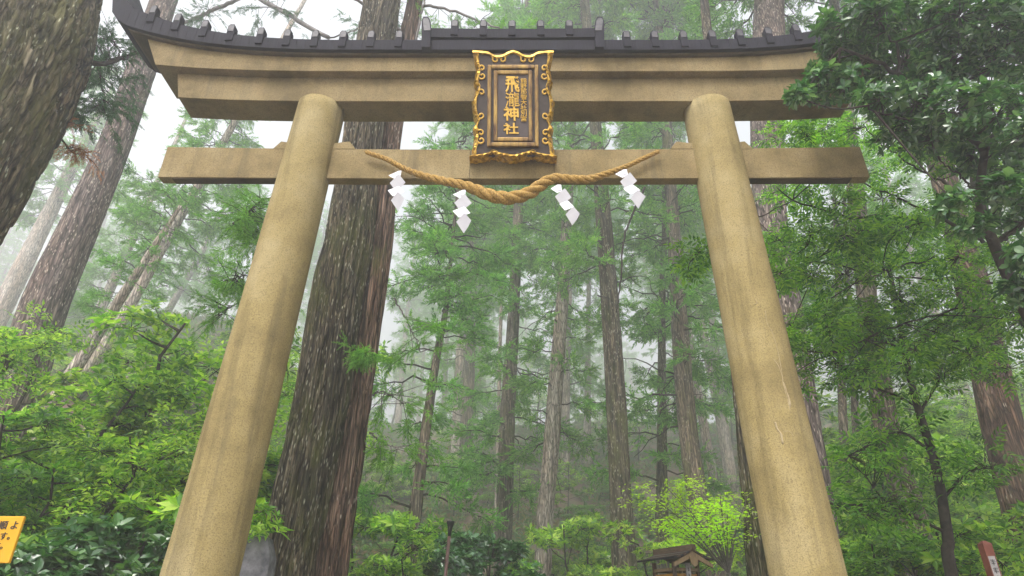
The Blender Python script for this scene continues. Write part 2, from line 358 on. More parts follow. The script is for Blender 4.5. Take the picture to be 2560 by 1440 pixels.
# wedges where the tie beam passes the pillars
for sx, (xa, xb) in ((-1, (-2.60, -1.70)), (1, (1.72, 2.62))):
    for side in (0, 1):
        x0 = xa if side == 0 else xb; inner = -1 if side == 0 else 1
        e = x0; c = (xa+xb)/2-.0
        poly = [(e-inner*.0, 6.20), (e-inner*.06 if False else e-inner*.075, 6.305), (c, 6.245), (c, 6.20)]
        if side == 1: poly = poly[::-1]
        tlink(MB().prism([(x, z-.004) for x, z in poly], 5.425, 5.55), 'wedge', M['conc_beam'], False, .004)
# shimaki + kasagi
zs0 = lambda x: ZSH+cf(x, .0049); zs1 = lambda x: 7.131+cf(x, .0058); zk1 = lambda x: 7.372+cf(x, .0125)
tlink(sweep(-3.73, 3.82, 5.31, 5.64, zs0, lambda x: zs1(x)-.002, 60, .10, .10), 'lower_lintel', M['kasagi'], False, .006)
tlink(sweep(-4.04, 4.10, 5.209, 5.741, zs1, lambda x: zk1(x)-.003, 60, .20, .20), 'upper_lintel', M['kasagi'], False, .006)
zr0 = lambda x: 7.372+cf(x, .0137); zr1 = lambda x: 7.372+.155+cf(x, .0185)
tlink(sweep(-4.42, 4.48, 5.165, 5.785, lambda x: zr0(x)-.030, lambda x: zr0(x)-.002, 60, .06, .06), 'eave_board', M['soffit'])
# copper roof: fascia and slopes as one curved body, end horns rising
def roofbody(x0, x1, za, zb, y0=5.118, horn=0):
    xs = np.linspace(x0, x1, 90); rings = []
    for x in xs:
        b, t = za(x), zb(x); g = .17
        rings.append([(x, y0, b), (x, 10.95-y0, b), (x, 10.95-y0, t), (x, TY, t+g), (x, y0, t)])
    mb = MB().loft(rings); return mb
tlink(roofbody(-4.50, 4.56, zr0, zr1), 'roof', M['copper'])
for s in (-1, 1):
    pts = []
    for x, zb_, zt_ in ((4.48, zr0(4.48), zr1(4.48)+.02), (4.60, zr0(4.60)+.04, zr1(4.6)+.07), (4.70, zr0(4.7)+.12, zr1(4.7)+.18), (4.80, zr1(4.8)+.10, zr1(4.8)+.34), (4.87, zr1(4.87)+.34, zr1(4.87)+.44)):
        x = x*s+(.02 if s > 0 else 0); pts.append([(x, 5.116, zb_), (x, 5.834, zb_), (x, 5.834, zt_), (x, TY, zt_+.15), (x, 5.116, zt_)])
    if s < 0: pts = pts[::-1]
    tlink(MB().loft(pts), 'roof_horn', M['copper'])
# seams on the fascia
xs = np.arange(-4.38, 4.4, .107)
for x in xs:
    if abs(x) < .98: continue
    tlink(MB().box((x-.0025, 5.1145, zr0(x)+.004), (x+.0025, 5.120, zr1(x)-.004)), 'fascia_seam', M['copper'])
# raised centre
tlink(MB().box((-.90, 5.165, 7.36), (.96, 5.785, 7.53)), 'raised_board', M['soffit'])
rz0 = lambda x: 7.545+.012*x*x; rz1 = lambda x: 7.69+.012*x*x
tlink(roofbody(-.97, .99, rz0, rz1, 5.100), 'raised_roof', M['copper'])
for x in np.arange(-.88, .95, .107): tlink(MB().box((x-.0025, 5.0965, 7.556), (x+.0025, 5.102, 7.685)), 'fascia_seam', M['copper'])
def batten(x, zb_, h, wd=.041, tilt=0, y0=5.10, down=.0, slope=.26, name='roof_batten'):
    prof = [(-wd, 0), (wd, 0), (wd*1.04, h*.78), (wd*.55, h), (-wd*.55, h), (-wd*1.04, h*.78)]
    mb = MB(); rings = []
    for yy, dz, hs_ in ((y0, 0, 1), (y0+.075, 0, 1), (y0+.08, .02, .45), (TY, slope*.62, .45), (10.95-y0-.08, .02, .45), (10.95-y0-.075, 0, 1), (10.95-y0, 0, 1)):
        rings.append([(x+px+tilt*pz, yy, zb_+pz*hs_+dz+(-down if pz == 0 else 0)) for px, pz in prof])
    mb.loft(rings); tlink(mb, name, M['copper'], False, .004)
    f = MB().prism([(x+px*.74+tilt*pz, zb_+h*.30+(pz/h)*h*.60) for px, pz in prof], y0-.006, y0+.004); tlink(f, 'batten_cap', M['copper_face'])
for x in [-4.21, -3.89, -3.55, -3.23, -2.88, -2.57, -2.25, -1.93, -1.61, -1.29, 1.31, 1.63, 1.96, 2.29, 2.61, 2.94, 3.27, 3.6, 3.94, 4.27]:
    batten(x, zr1(x)-.03, .165+cf(x, .001), down=.09)
for x in (-.66, -.33, 0, .33, .66): batten(x, rz1(x)-.03, .155, y0=5.082, down=.09)
for s in (-1, 1): batten(s*.975+.01, 7.52, .34, .05, s*.10 if s < 0 else .10*s, 5.07, .16)
# ------------------------------------------------------------------ plaque
def plaque():
    p0 = np.array([.012, 5.335, at(1280, 404, 5.335)[2]]); p1 = np.array([.012, 4.93, at(1280, 130, 4.93)[2]])
    H = np.linalg.norm(p1-p0); vdir = (p1-p0)/H; root = thing('shrine_plaque', 'brown name plaque in a scalloped gold frame at the centre of the gate', 'plaque', p0)
    root.rotation_euler = (math.atan2(vdir[2], vdir[1])-0, 0, 0)   # local y runs up the plaque, local z out of its face... 
    # local axes: x right, y up the board, z towards the viewer
    S = .9/890; K = H/1175
    def uv(zx, zy, z=0): return ((zx-685)*S, (1385-zy)*K, z)
    # scalloped outer outline (left side), mirrored
    Lout = [(252, 208), (262, 260), (272, 330), (290, 380), (284, 430), (262, 505), (266, 560), (292, 620), (268, 670), (244, 740), (246, 800), (256, 860), (262, 920), (288, 965), (262, 1005), (262, 1070), (284, 1110), (262, 1150), (262, 1220), (240, 1290), (230, 1383)]
    Lin = [(318, 236), (318, 270), (322, 330), (330, 380), (335, 430), (322, 500), (322, 560), (338, 620), (318, 680), (298, 740), (296, 800), (305, 860), (318, 920), (335, 955), (315, 1005), (305, 1060), (322, 1110), (318, 1160), (305, 1220), (298, 1270), (296, 1320)]
    lo = interp(Lout, 90); li = interp(Lin, 90)
    def side(m):
        rings = []
        for k, (a, b) in enumerate(zip(lo, li)):
            if m: a = (1370-a[0], a[1]); b = (1370-b[0], b[1])
            ruf = .04*math.sin(k*.8)+.018*math.sin(k*2.3+1)
            A = uv(*a, -.06+ruf); B = uv(*b, .035); C = uv(*b, .0); D = uv(*a, -.10)
            mid = [(A[i]*.5+B[i]*.5) for i in range(3)]; mid[2] += .028
            rings.append([A, mid, B, C, D] if not m else [D, C, B, mid, A])
        MB().loft(rings).build('gold_frame', M['gold'], root, False)
    side(0); side(1)
    top = interp([(252, 208), (330, 212), (420, 222), (470, 250), (520, 262), (580, 250), (630, 222), (685, 205), (740, 222), (790, 250), (850, 262), (900, 250), (950, 222), (1040, 212), (1118, 208)], 60)
    rings = [[uv(x, y, -.08), uv(x, y, .03), uv(x, y+26, .04), uv(x, y+30, .0)] for x, y in top]
    MB().loft(rings).build('gold_frame', M['gold'], root)
    bot = interp([(230, 1385), (330, 1378), (420, 1360), (470, 1342), (530, 1360), (600, 1372), (685, 1385), (760, 1372), (840, 1350), (900, 1345), (960, 1362), (1050, 1378), (1140, 1385)], 80)
    rings = []
    for k, (x, y) in enumerate(bot):
        r = .014*math.sin(k*1.15); rings.append([uv(x, y, -.07+r), uv(x, y-40, .05+r), uv(x*.94+41, y-62, .03), uv(x*.94+41, y-50, -.02)])
    MB().loft(rings).build('gold_frame', M['gold'], root)
    # board, flared lower apron
    board = [uv(300, 236), uv(1070, 236), uv(1060, 500), uv(1072, 800), uv(1060, 1100), uv(1074, 1330), uv(296, 1330), uv(310, 1100), uv(298, 800), uv(310, 500)][::-1]
    MB().loft([[(a, b, -.06) for a, b, c in board], [(a, b, .012) for a, b, c in board]]).build('backing_board', M['lacquer'], root)
    def rect(x0, y0, x1, y1, wd, z0, z1, mat, nm):
        for (a, b, c, d) in ((x0, y0, x0+wd, y1), (x1-wd, y0, x1, y1), (x0+wd, y0, x1-wd, y0+wd), (x0+wd, y1-wd, x1-wd, y1)):
            A = uv(a, b); B = uv(c, d); o = MB().box((A[0], B[1], z0), (B[0], A[1], z1)).build(nm, mat, root); bevel(o, .009)
    rect(414, 374, 952, 1242, 40, .008, .052, M['mould'], 'outer_moulding')
    A = uv(455, 414); B = uv(912, 1202); MB().box((A[0], B[1], .008), (B[0], A[1], .022)).build('inner_field', M['lacquer'], root)
    rect(480, 432, 888, 1186, 40, .02, .046, M['mould'], 'inner_moulding')
    A = uv(518, 468); B = uv(850, 1150); MB().box((A[0], B[1], .02), (B[0], A[1], .028)).build('panel', M['panel'], root)
    # scrolls
    def tubep(pts, r, nm='scroll'):
        P = interp([uv(x, y, .02) for x, y in pts], 8*len(pts)); rr = np.full(len(P), r); rr[-6:] *= 1.3
        MB().tube(P, rr, 6).build(nm, M['gold_flat'], root, True)
    def curl(cx, cy, r, a0, turns, sx=1):
        pts = []
        for k in range(14):
            t = k/13; a = a0+turns*2*math.pi*t; rad = r*(1-.62*t); pts.append((cx+sx*rad*math.cos(a), cy+rad*math.sin(a)))
        return pts
    for m in (1, -1):
        fx = (lambda x: x) if m == 1 else (lambda x: 1370-x)
        for cx, cy, r, a0, tn in ((352, 398, 34, 3.4, .85), (356, 484, 36, 2.6, -.85), (350, 660, 34, 3.8, .85), (346, 908, 36, 2.4, -.85), (346, 1090, 34, 3.8, .85), (350, 1170, 36, 2.4, -.85), (498, 302, 36, 4.2, -.85), (572, 302, 34, 5.2, .85)):
            tubep([(fx(x), y) for x, y in curl(cx, cy, r, a0, tn)], .0095)
        for pts in ([(305, 226), (300, 290), (318, 350), (335, 385)], [(330, 450), (305, 520), (330, 590), (322, 640)], [(300, 700), (292, 790), (300, 880), (322, 920)], [(330, 950), (305, 1010), (318, 1070)], [(325, 1180), (300, 1240), (292, 1310)], [(310, 226), (400, 232), (440, 245), (468, 280)], [(600, 290), (612, 262), (640, 245), (685, 226)]):
            tubep([(fx(x), y) for x, y in pts], .0085)
        for pts in ([(450, 1280), (480, 1268), (520, 1285), (490, 1300)], [(520, 1290), (580, 1310), (640, 1315)]):
            tubep([(fx(x), y) for x, y in pts], .003, 'apron_line')
    def glyph(ch, zx, zy, wpx, hpx, off=.03):
        c = bpy.data.curves.new('glyph', 'FONT'); c.body = ch; c.size = 1; c.extrude = .05; c.offset = off; c.resolution_u = 3
        tmp = bpy.data.objects.new('tmp', c); COL.objects.link(tmp); dg = bpy.context.evaluated_depsgraph_get(); dg.update()
        me = bpy.data.meshes.new_from_object(tmp.evaluated_get(dg)); bpy.data.objects.remove(tmp)
        v = np.zeros(len(me.vertices)*3); me.vertices.foreach_get('co', v); v = v.reshape(-1, 3)
        if len(v) == 0: return
        a, b = v.min(0), v.max(0); cen = uv(zx, zy)
        v[:, 0] = ((v[:, 0]-a[0])/(b[0]-a[0])-.5)*wpx*S; v[:, 1] = ((v[:, 1]-a[1])/(b[1]-a[1])-.5)*hpx*K
        v[:, 0] += (v[:, 1])*-.04
        v[:, 2] = np.where(v[:, 2] > 0, .040, .026); v[:, 0] += cen[0]; v[:, 1] += cen[1]
        me.vertices.foreach_set('co', v.ravel()); me.materials.clear(); me.materials.append(M['gold_flat']); me.update()
        link('character', me, root)
    for ch, zx, zy, ww, hh in (('飛', 676, 580, 150, 172), ('瀧', 678, 742, 146, 148), ('神', 664, 893, 160, 155), ('社', 662, 1052, 160, 118)): glyph(ch, zx, zy, ww, hh, .0 if ch == '瀧' else .02)
    for k, ch in enumerate('熊野那智大社別宮'): glyph(ch, 796, 542+k*58, 64, 55, .0)
    return root
plaque()
# ------------------------------------------------------------------ straw rope and paper streamers
def z3(x, y): return (900+x/2.3225, y/2.3225)
def rope():
    ctl = [(45, 887, 13), (150, 922, 15), (250, 975, 16), (330, 1008, 19), (400, 1030, 22), (480, 1050, 24), (560, 1066, 26), (650, 1092, 31), (760, 1135, 36), (870, 1150, 37), (980, 1122, 36), (1060, 1068, 34), (1130, 1036, 28), (1200, 1038, 25), (1330, 1040, 23), (1450, 1003, 18), (1560, 960, 14), (1640, 922, 14), (1722, 885, 13)]
    root = thing('shimenawa_rope', 'thick twisted straw rope sagging under the plaque across the tie beam', 'rope', at(*z3(870, 1155), 5.36))
    o0 = np.array(root.location)
    C = interp([(*at(*z3(x, y), 5.355 if x < 500 or x > 1250 else 5.345), r*.00178) for x, y, r in ctl], 520)
    P, R = C[:, :3], C[:, 3]; P[:, 1] = np.minimum(5.428-R*1.0, P[:, 1]); T = np.gradient(P, axis=0); ds = np.linalg.norm(T, axis=1); T /= ds[:, None]
    u = np.array([0, -1., 0]); ph = np.cumsum(ds/(R*6.2))*2*math.pi
    for k in range(3):
        a = ph+k*2*math.pi/3; V = np.cross(T, u); V /= np.linalg.norm(V, axis=1)[:, None]; U = np.cross(V, T)
        Q = P+(np.cos(a)[:, None]*U+np.sin(a)[:, None]*V)*(R*.5)[:, None]
        MB().tube(Q-o0, R*.60, 10).build('strand', M['rope'], root, True)
    rng = np.random.default_rng(3); fz = MB()
    for e, s in ((P[0], -1), (P[-1], 1)):
        MB().tube([e-o0+[-.025, 0, 0], e-o0+[0, -.0, .004], e-o0+[.025, 0, 0]], [.014, .026, .014], 10).build('end_knot', M['rope'], root, True)
        for i in range(14):
            d = np.array([s*rng.uniform(.3, 1), rng.uniform(-.6, .1), rng.uniform(-.6, .9)])*rng.uniform(.03, .07); fz.tube([e-o0, e-o0+d*.5, e-o0+d], [.0025, .002, .001], 4)
    for i in range(90):
        j = rng.integers(20, 500); a = rng.uniform(0, 6.28); n_ = np.array([math.cos(a), 0, math.sin(a)]); n_[1] = -abs(rng.normal())*.5
        b = P[j]+n_*R[j]*.9; d = n_*rng.uniform(.005, .02)+T[j]*rng.uniform(-.02, .03); fz.tube([b-o0, b-o0+d], [.0012, .0006], 3)
    fz.build('loose_straw', M['rope'], root, False, kind='stuff')
rope()
def shide(zx, zy, label, sway, seed, sc_=1.0):
    """folded paper streamer: linked parallelogram panels"""
    rng = np.random.default_rng(seed); p = at(*z3(zx, zy), 5.30); root = thing('paper_streamer', label, 'paper streamer', p, 'folded white paper streamers on the rope')
    MB().loft([[(-.012, 0, .03), (.014, 0, .03), (.014, .002, .03), (-.012, .002, .03)], [(-.02, -.012, -.02), (.035, -.012, -.01), (.035, -.010, -.01), (-.02, -.010, -.02)]]).build('paper_tab', M['paper'], root)
    z = -.0; x = 0; wd = .086*sc_; sh = .062*sc_
    base = [(-.02, .0), (.03, .03), (.05, -.05), (.02, -.085), (-.075, -.05)]
    for k in range(4):
        s = 1 if (k % 2 == 0) else -1
        # panel k: a slanted sheet, pitched towards or away from the viewer
        c = np.array([x, 0, z])
        q = [(-wd*.96, .012), (wd*.25, .082*sc_), (wd*1.0, -.004), (-wd*.2, -.074*sc_)]
        if k == 0: q = [(-wd*.95, -.006), (wd*.12, .07), (wd*.45, .075), (wd*.55, -.02), (-wd*.1, -.06)]
        if k == 3: q = [(-wd*.7, -.0), (wd*.2, .07*sc_), (wd*.95, .0), (wd*.6, -.05), (wd*.1, -.1*sc_)]
        tl = .22 if s > 0 else -.55; a = []; b = []
        for (u_, v_) in q:
            u_ += rng.normal()*.003; yy = (v_*tl)+.012*s*(u_/wd)
            a.append((c[0]+u_, yy-.001-.004*k, c[2]+v_)); b.append((c[0]+u_, yy+.0008-.004*k, c[2]+v_))
        MB().loft([a, b]).build('paper_fold', M['paper'], root)
        z -= .106*sc_; x += sway*.108+.012*s
    root.rotation_euler = (0, 0, rng.uniform(-.15, .15))
shide(212, 1018, 'leftmost white zigzag paper streamer, on the thin left end of the rope', .06, 1)
shide(588, 1130, 'white zigzag paper streamer hanging just left of the thick middle of the rope', .05, 2, 1.05)
shide(1148, 1098, 'white zigzag paper streamer hanging just right of the thick middle of the rope', .36, 3, .98)
shide(1528, 1010, 'rightmost white zigzag paper streamer, swung aside on the thin right end of the rope', .30, 4)
# ------------------------------------------------------------------ leaf and spray templates
def leaf_near(L=1., W=.30, droop=.12, fold=.10):
    v = [(0, 0, 0), (-W*.8, .35, fold), (0, .35, .0), (W*.8, .35, fold), (-W*.75, .7, fold-droop*.4), (0, .7, -droop*.5), (W*.75, .7, fold-droop*.4), (0, 1, -droop)]
    v = [(x*L, y*L, z*L) for x, y, z in v]
    return np.array(v), np.array([(1, 2, 5, 4), (2, 3, 6, 5)]), np.array([(0, 2, 1), (0, 3, 2), (4, 5, 7), (5, 6, 7)])
def leaf_far(L=1., W=.24):
    return np.array([(0, 0, 0), (-W*L, .45*L, .06*L), (W*L, .45*L, .06*L), (0, L, -.1*L)]), np.zeros((0, 4), int), np.array([(0, 3, 1), (0, 2, 3)])
def rosette(leaf, n=7, seed=0, el0=-5, el1=50):
    rng = np.random.default_rng(seed); mb = MB(); az = np.arange(n)*2.4+rng.uniform(0, .6, n); el = np.radians(np.linspace(el0, el1, n))
    D = np.stack([np.cos(az)*np.cos(el), np.sin(az)*np.cos(el), np.sin(el)], -1); R = frames(D)
    mb.scatter(leaf, D*.05, R, rng.uniform(.7, 1.1, n)); v = np.concatenate(mb.v)
    return v, (np.concatenate(mb.q) if mb.q else np.zeros((0, 4), int)), (np.concatenate(mb.t) if mb.t else np.zeros((0, 3), int))
def pinnate(leaf, n=7, seed=0, spread=55):
    """alternate leaves along a flat twig, growing along +Y"""
    rng = np.random.default_rng(seed); mb = MB(); P = []; D = []
    for i in range(n):
        s = 1 if i % 2 else -1; a = math.radians(spread if i < n-1 else 0)*s; P.append((0, i/(n-1)*.9, 0)); D.append((math.sin(a), math.cos(a), rng.uniform(-.25, .1)))
    mb.scatter(leaf, P, frames(D), rng.uniform(.38, .5, n)); v = np.concatenate(mb.v)
    return v, (np.concatenate(mb.q) if mb.q else np.zeros((0, 4), int)), (np.concatenate(mb.t) if mb.t else np.zeros((0, 3), int))
def tuft(n=20, seed=0, w_=.012, ln=.34):
    rng = np.random.default_rng(seed); mb = MB()
    st = (np.array([(0, 0, 0), (-w_, .5, 0), (0, 1, 0), (w_, .5, 0)]), np.array([(0, 3, 2, 1)]), np.zeros((0, 3), int))
    t = np.linspace(0, .92, n); az = np.arange(n)*2.4; sp = np.radians(rng.uniform(28, 62, n))*(1-.5*t)
    D = np.stack([np.cos(az)*np.sin(sp), np.cos(sp), np.sin(az)*np.sin(sp)*.6], -1)
    P = np.stack([0*t, t, -.12*t*t], -1); s = ln*(1-.45*t)*rng.uniform(.8, 1.2, n)
    mb.scatter(st, P, frames(D, roll=rng.uniform(0, 3.1, n)), np.stack([s*0+1, s*0+1, s*0+1], -1)*s[:, None]); 
    v = np.concatenate(mb.v); q = np.concatenate(mb.q)
    # stem strip
    return v, q, np.zeros((0, 3), int)
LN = leaf_near(); LNn = leaf_near(1, .2, .2, .06); LF = leaf_far(); LFn = leaf_far(1, .17)
ROS_N = [rosette(LN, 8, s) for s in range(3)]; ROS_F = [rosette(leaf_far(1, .2), 8, s) for s in range(3)]
PIN_N = [pinnate(LNn, 8, s) for s in range(3)]; PIN_F = [pinnate(leaf_far(1, .2), 7, s) for s in range(3)]
TUF = [tuft(20, s, .12, .38) for s in range(3)]; TUFD = [tuft(34, s, .085, .3) for s in range(3)]
def blob_points(rng, c, r, n, shell=.5):
    u = runit(rng, n); rad = rng.uniform(shell**3, 1, n)**(1/3); return c+u*rad[:, None]*r, u
def put(mb, tpls, P, D, S, rng, up=(0, 0, 1), roll=.5):
    k = rng.integers(0, len(tpls), len(P)); rl = rng.normal(0, roll, len(P)); R = frames(D, up, rl)
    for i, t in enumerate(tpls):
        m = k == i; mb.scatter(t, P[m], R[m], S[m])
def put_ros(mb, tpls, P, A, S, rng):
    """rosettes: template Z axis follows A"""
    k = rng.integers(0, len(tpls), len(P)); X = np.cross(A, runit(rng, len(P))); X /= np.linalg.norm(X, axis=1)[:, None]; Y = np.cross(A, X)
    R = np.stack([X, Y, A/np.linalg.norm(A, axis=1)[:, None]], -1)
    for i, t in enumerate(tpls):
        m = k == i; mb.scatter(t, P[m], R[m], S[m])
# ------------------------------------------------------------------ trunks
def trunk_path(pts, Y, top, base_flare=1.25, lean_y=0.0):
    """pts: (px,py,width px). Returns dense path & radii from ground to the height top"""
    A = []
    for p in sorted(pts, key=lambda p: -p[1]):
        P = at(p[0], p[1], Y); A.append((*P, p[2]*.5*pxm(P)))
    A = np.array(A); 
    d = (A[1]-A[0])/(A[1, 2]-A[0, 2]); d[3] = min(d[3], 0)*.6; g = float(hgt(A[0, 0]+d[0]*(0-A[0, 2])*.5, Y))-.3
    bot = A[0]+d*(g-A[0, 2]); bot[3] = max(bot[3], A[0, 3])*base_flare
    d2 = (A[-1]-A[-2])/(A[-1, 2]-A[-2, 2]); tp = A[-1]+d2*(top-A[-1, 2]); tp[3] = max(.05, A[-1, 3]*.35)
    mid = A[-1]+(tp-A[-1])*.5; mid[3] = A[-1, 3]*.75
    seq = [bot]
    if A[0, 2]-g > 1.5: m = bot+(A[0]-bot)*.35; m[3] = A[0, 3]*1.08; seq.append(m)
    seq += [a for a in A if a[2] > g+.6]
    if top > A[-1, 2]+2: seq += [mid, tp]
    return np.array(seq)
def make_trunk(seq, mat, parent, o0, nz=60, ns=20, amp=.02, seed=0, fz=.5, name='trunk', zdense=None, label=None, fq=1.0):
    C = interp(seq, nz)
    if zdense:      # put rings where the picture sees them
        zt = np.sort(np.concatenate([np.linspace(zdense[0], zdense[1], nz), np.linspace(seq[0][2], seq[-1][2], 16)])); z0 = C[:, 2]; zt = np.clip(zt, z0[0], z0[-1]); zt = np.unique(zt)
        CC = interp(seq, 400); C = np.stack([np.interp(zt, CC[:, 2], CC[:, i]) for i in range(4)], -1)
    P = C[:, :3]; r = C[:, 3]; a = np.linspace(0, 2*math.pi, ns, endpoint=False)
    q = np.stack([np.cos(a)[None]*r[:, None], np.sin(a)[None]*r[:, None], P[:, 2:3]+0*a[None]], -1)
    o = seed*3.7
    w1 = fbm(np.stack([q[..., 0]*6*fq+o, q[..., 1]*6*fq, q[..., 2]*fz], -1), 3)
    w2 = fbm(np.stack([q[..., 0]*13*fq+o, q[..., 1]*13*fq, q[..., 2]*fz*1.6+5], -1), 3)
    lob = vnoise(np.stack([np.cos(a)[None]*1.1+o+0*P[:, 2:3], np.sin(a)[None]*1.1+0*P[:, 2:3], P[:, 2:3]*.16+0*a[None]], -1))
    disp = -amp*np.exp(-(w1/.16)**2)-amp*.55*np.exp(-(w2/.15)**2)+amp*.35*w2+lob*r[:, None]*.09
    mb = MB().tube(P-o0, r, ns, True, disp); return mb.build(name, mat, parent, True, label=label), C
def bough(rng, wood, leaves, root, az, L, droop, rw, tpl, size, dens=1.0, bare=.3, up=.3):
    """one conifer branch with side twigs and feathery tufts; appends to wood/leaves"""
    d = np.array([math.cos(az), math.sin(az), 0]); side = np.array([-d[1], d[0], 0]); t = np.linspace(0, 1, 9)
    bend = rng.normal(0, .12)
    C = root+d*(t*L)[:, None]+side*(bend*L*t*t)[:, None]+np.array([0, 0, 1])*((up*t-droop*t*t+.35*droop*t**3)*L)[:, None]
    C[1:] += rng.normal(0, .02*L, (8, 3)); wood.tube(C, rw*(1-.85*t)+.004, 5, False)
    n = max(3, int(L*4.2*dens)); ts = rng.uniform(bare, 1, n); P = []; D = []; S = []
    for k, tt in enumerate(ts):
        b = np.array([np.interp(tt, t, C[:, i]) for i in range(3)]); s = 1 if k % 2 else -1
        l2 = L*.34*(1.15-tt)*rng.uniform(.6, 1.3)+.15; dd = d*rng.uniform(.3, .9)+side*s*rng.uniform(.5, 1)+np.array([0, 0, rng.uniform(-.5, .15)]); dd /= np.linalg.norm(dd)
        e = b+dd*l2+np.array([0, 0, -.12*l2]); wood.tube([b, (b+e)/2+[0, 0, .04*l2], e], [.012, .007, .003], 3, False)
        m = max(3, int(l2*9*dens)+1)
        for j in range(m):
            f = (j+1)/m; pp = b+(e-b)*f*.95+rng.normal(0, .035, 3); d3 = dd*.8+runit(rng, 1)[0]*.75+np.array([0, 0, -.15]); P.append(pp); D.append(d3); S.append(size*rng.uniform(.7, 1.25))
    for j in range(4): P.append(C[-1]+rng.normal(0, .05, 3)); D.append(d+runit(rng, 1)[0]*.6); S.append(size)
    put(leaves, tpl, np.array(P), np.array(D), np.array(S), rng, roll=1.2)
def cedar_set(seed, z0, z1, nb, Lr, size=.42, dens=1.0, r0=.2, droop=.45, bare=.3, up=.25, dead=0):
    rng = np.random.default_rng(seed); wd = MB(); lf = MB()
    for k in range(nb):
        f = (k+rng.uniform(0, .8))/nb; z = z0+(z1-z0)*f; L = rng.uniform(*Lr)*(1-.45*f)
        bough(rng, wd, lf, np.array([0, 0, z]), rng.uniform(0, 6.283), L, droop*rng.uniform(.6, 1.5), .012+.008*L, TUF, size, dens, bare, up*rng.uniform(.3, 1.4))
    for k in range(dead):        # bare dead snags
        z = z0+(z1-z0)*rng.uniform(0, .8)-1; az = rng.uniform(0, 6.283); L = rng.uniform(.8, 2.4); d = np.array([math.cos(az), math.sin(az), rng.uniform(-.3, .5)]); t = np.linspace(0, 1, 7)
        C = np.array([0, 0, z])+d*(t*L)[:, None]+np.array([0, 0, -1])*(rng.uniform(-.3, .6)*t*t*L)[:, None]; C[1:] += rng.normal(0, .05, (6, 3)); wd.tube(C, .028*(1-.85*t)+.003, 5, False)
        for j in range(3):
            b = C[rng.integers(2, 6)]; e = b+runit(rng, 1)[0]*rng.uniform(.2, .6); wd.tube([b, (b+e)/2+rng.normal(0, .04, 3), e], [.01, .007, .003], 3, False)
    return wd.mesh('branch', M['twig']), lf.mesh('crown', M['needle'])
LOW = [cedar_set(10+i, 0, 14, 36, (1.2, 2.9), .46, 1.0, dead=8) for i in range(4)]        # foliage along the stem
HIGH = [cedar_set(20+i, 0, 13, 52, (2.2, 4.2), .55, .9, droop=.35, up=.3, dead=8) for i in range(3)]      # the crown proper
def dress(root, C, z, variant, rz, scl, o0, mat=None):
    """hang a foliage set on the trunk path C at height z"""
    x = np.interp(z, C[:, 2], C[:, 0]); y = np.interp(z, C[:, 2], C[:, 1]); dxz = (np.interp(z+5, C[:, 2], C[:, 0])-x)/5
    for nm, me in zip(('branch', 'crown'), variant):
        o = link(nm, me, root, (x-o0[0], y-o0[1], z-o0[2])); o.rotation_euler = (0, math.atan(dxz), 0); o.rotation_euler.rotate_axis('Z', rz); o.scale = (scl, scl, scl)
def cedar(label, pts, Y, mat, top=26, nz=70, ns=18, amp=.018, seed=0, low=(), high=None, group=None, zd=None, fz=.5, tl=None, fq=1.0):
    seq = trunk_path(pts, Y, top); o0 = seq[0, :3].copy(); root = thing('cedar_tree', label, 'cedar tree', o0, group)
    o, C = make_trunk(seq, mat, root, o0, nz, ns, amp, seed, fz, zdense=zd, fq=fq)
    for k, (z, v, s) in enumerate(low): dress(root, C, z, LOW[v % 4], seed*1.7+k*2, s, o0)
    if high is not None: dress(root, C, high[0], HIGH[high[1] % 3], seed*2.3, high[2], o0)
    return root, o0, C
# near and named cedars
rA, oA, CA = cedar('huge mossy cedar trunk with deeply furrowed bark in the upper left corner', [(76, 0, 290), (12, 215, 290), (-185, 560, 300)], 5.6, M['bark_big'], 20, 460, 300, .06, 3, zd=(2.5, 11), fz=1.5, fq=1.8)
rB, oB, CB = cedar('plum brown lichen-spotted cedar trunk leaning behind the left end of the gate', [(405, 15, 62), (303, 317, 70), (215, 530, 84), (122, 739, 104), (60, 930, 112)], 12.8, M['bark_plum'], 24, 160, 64, .02, 4, zd=(4, 20), high=(21, 0, .8))
rD, oD, CD = cedar('massive dark olive cedar trunk flecked with lichen right behind the left pillar', [(718, 1400, 146), (760, 1200, 138), (803, 1000, 132), (845, 720, 126), (872, 600, 116), (906, 345, 92), (952, 30, 88)], 9.0, M['bark_dark'], 22, 420, 220, .055, 5, zd=(1.5, 13), fz=.55)
rE, oE, CE = cedar('reddish brown cedar trunk grown together with the dark olive trunk', [(818, 1400, 112), (852, 1200, 100), (888, 1000, 84), (930, 720, 74), (950, 600, 66), (977, 345, 50), (1030, 40, 42)], 9.35, M['bark_red'], 22, 360, 160, .045, 6, zd=(1.5, 13), fz=.5)
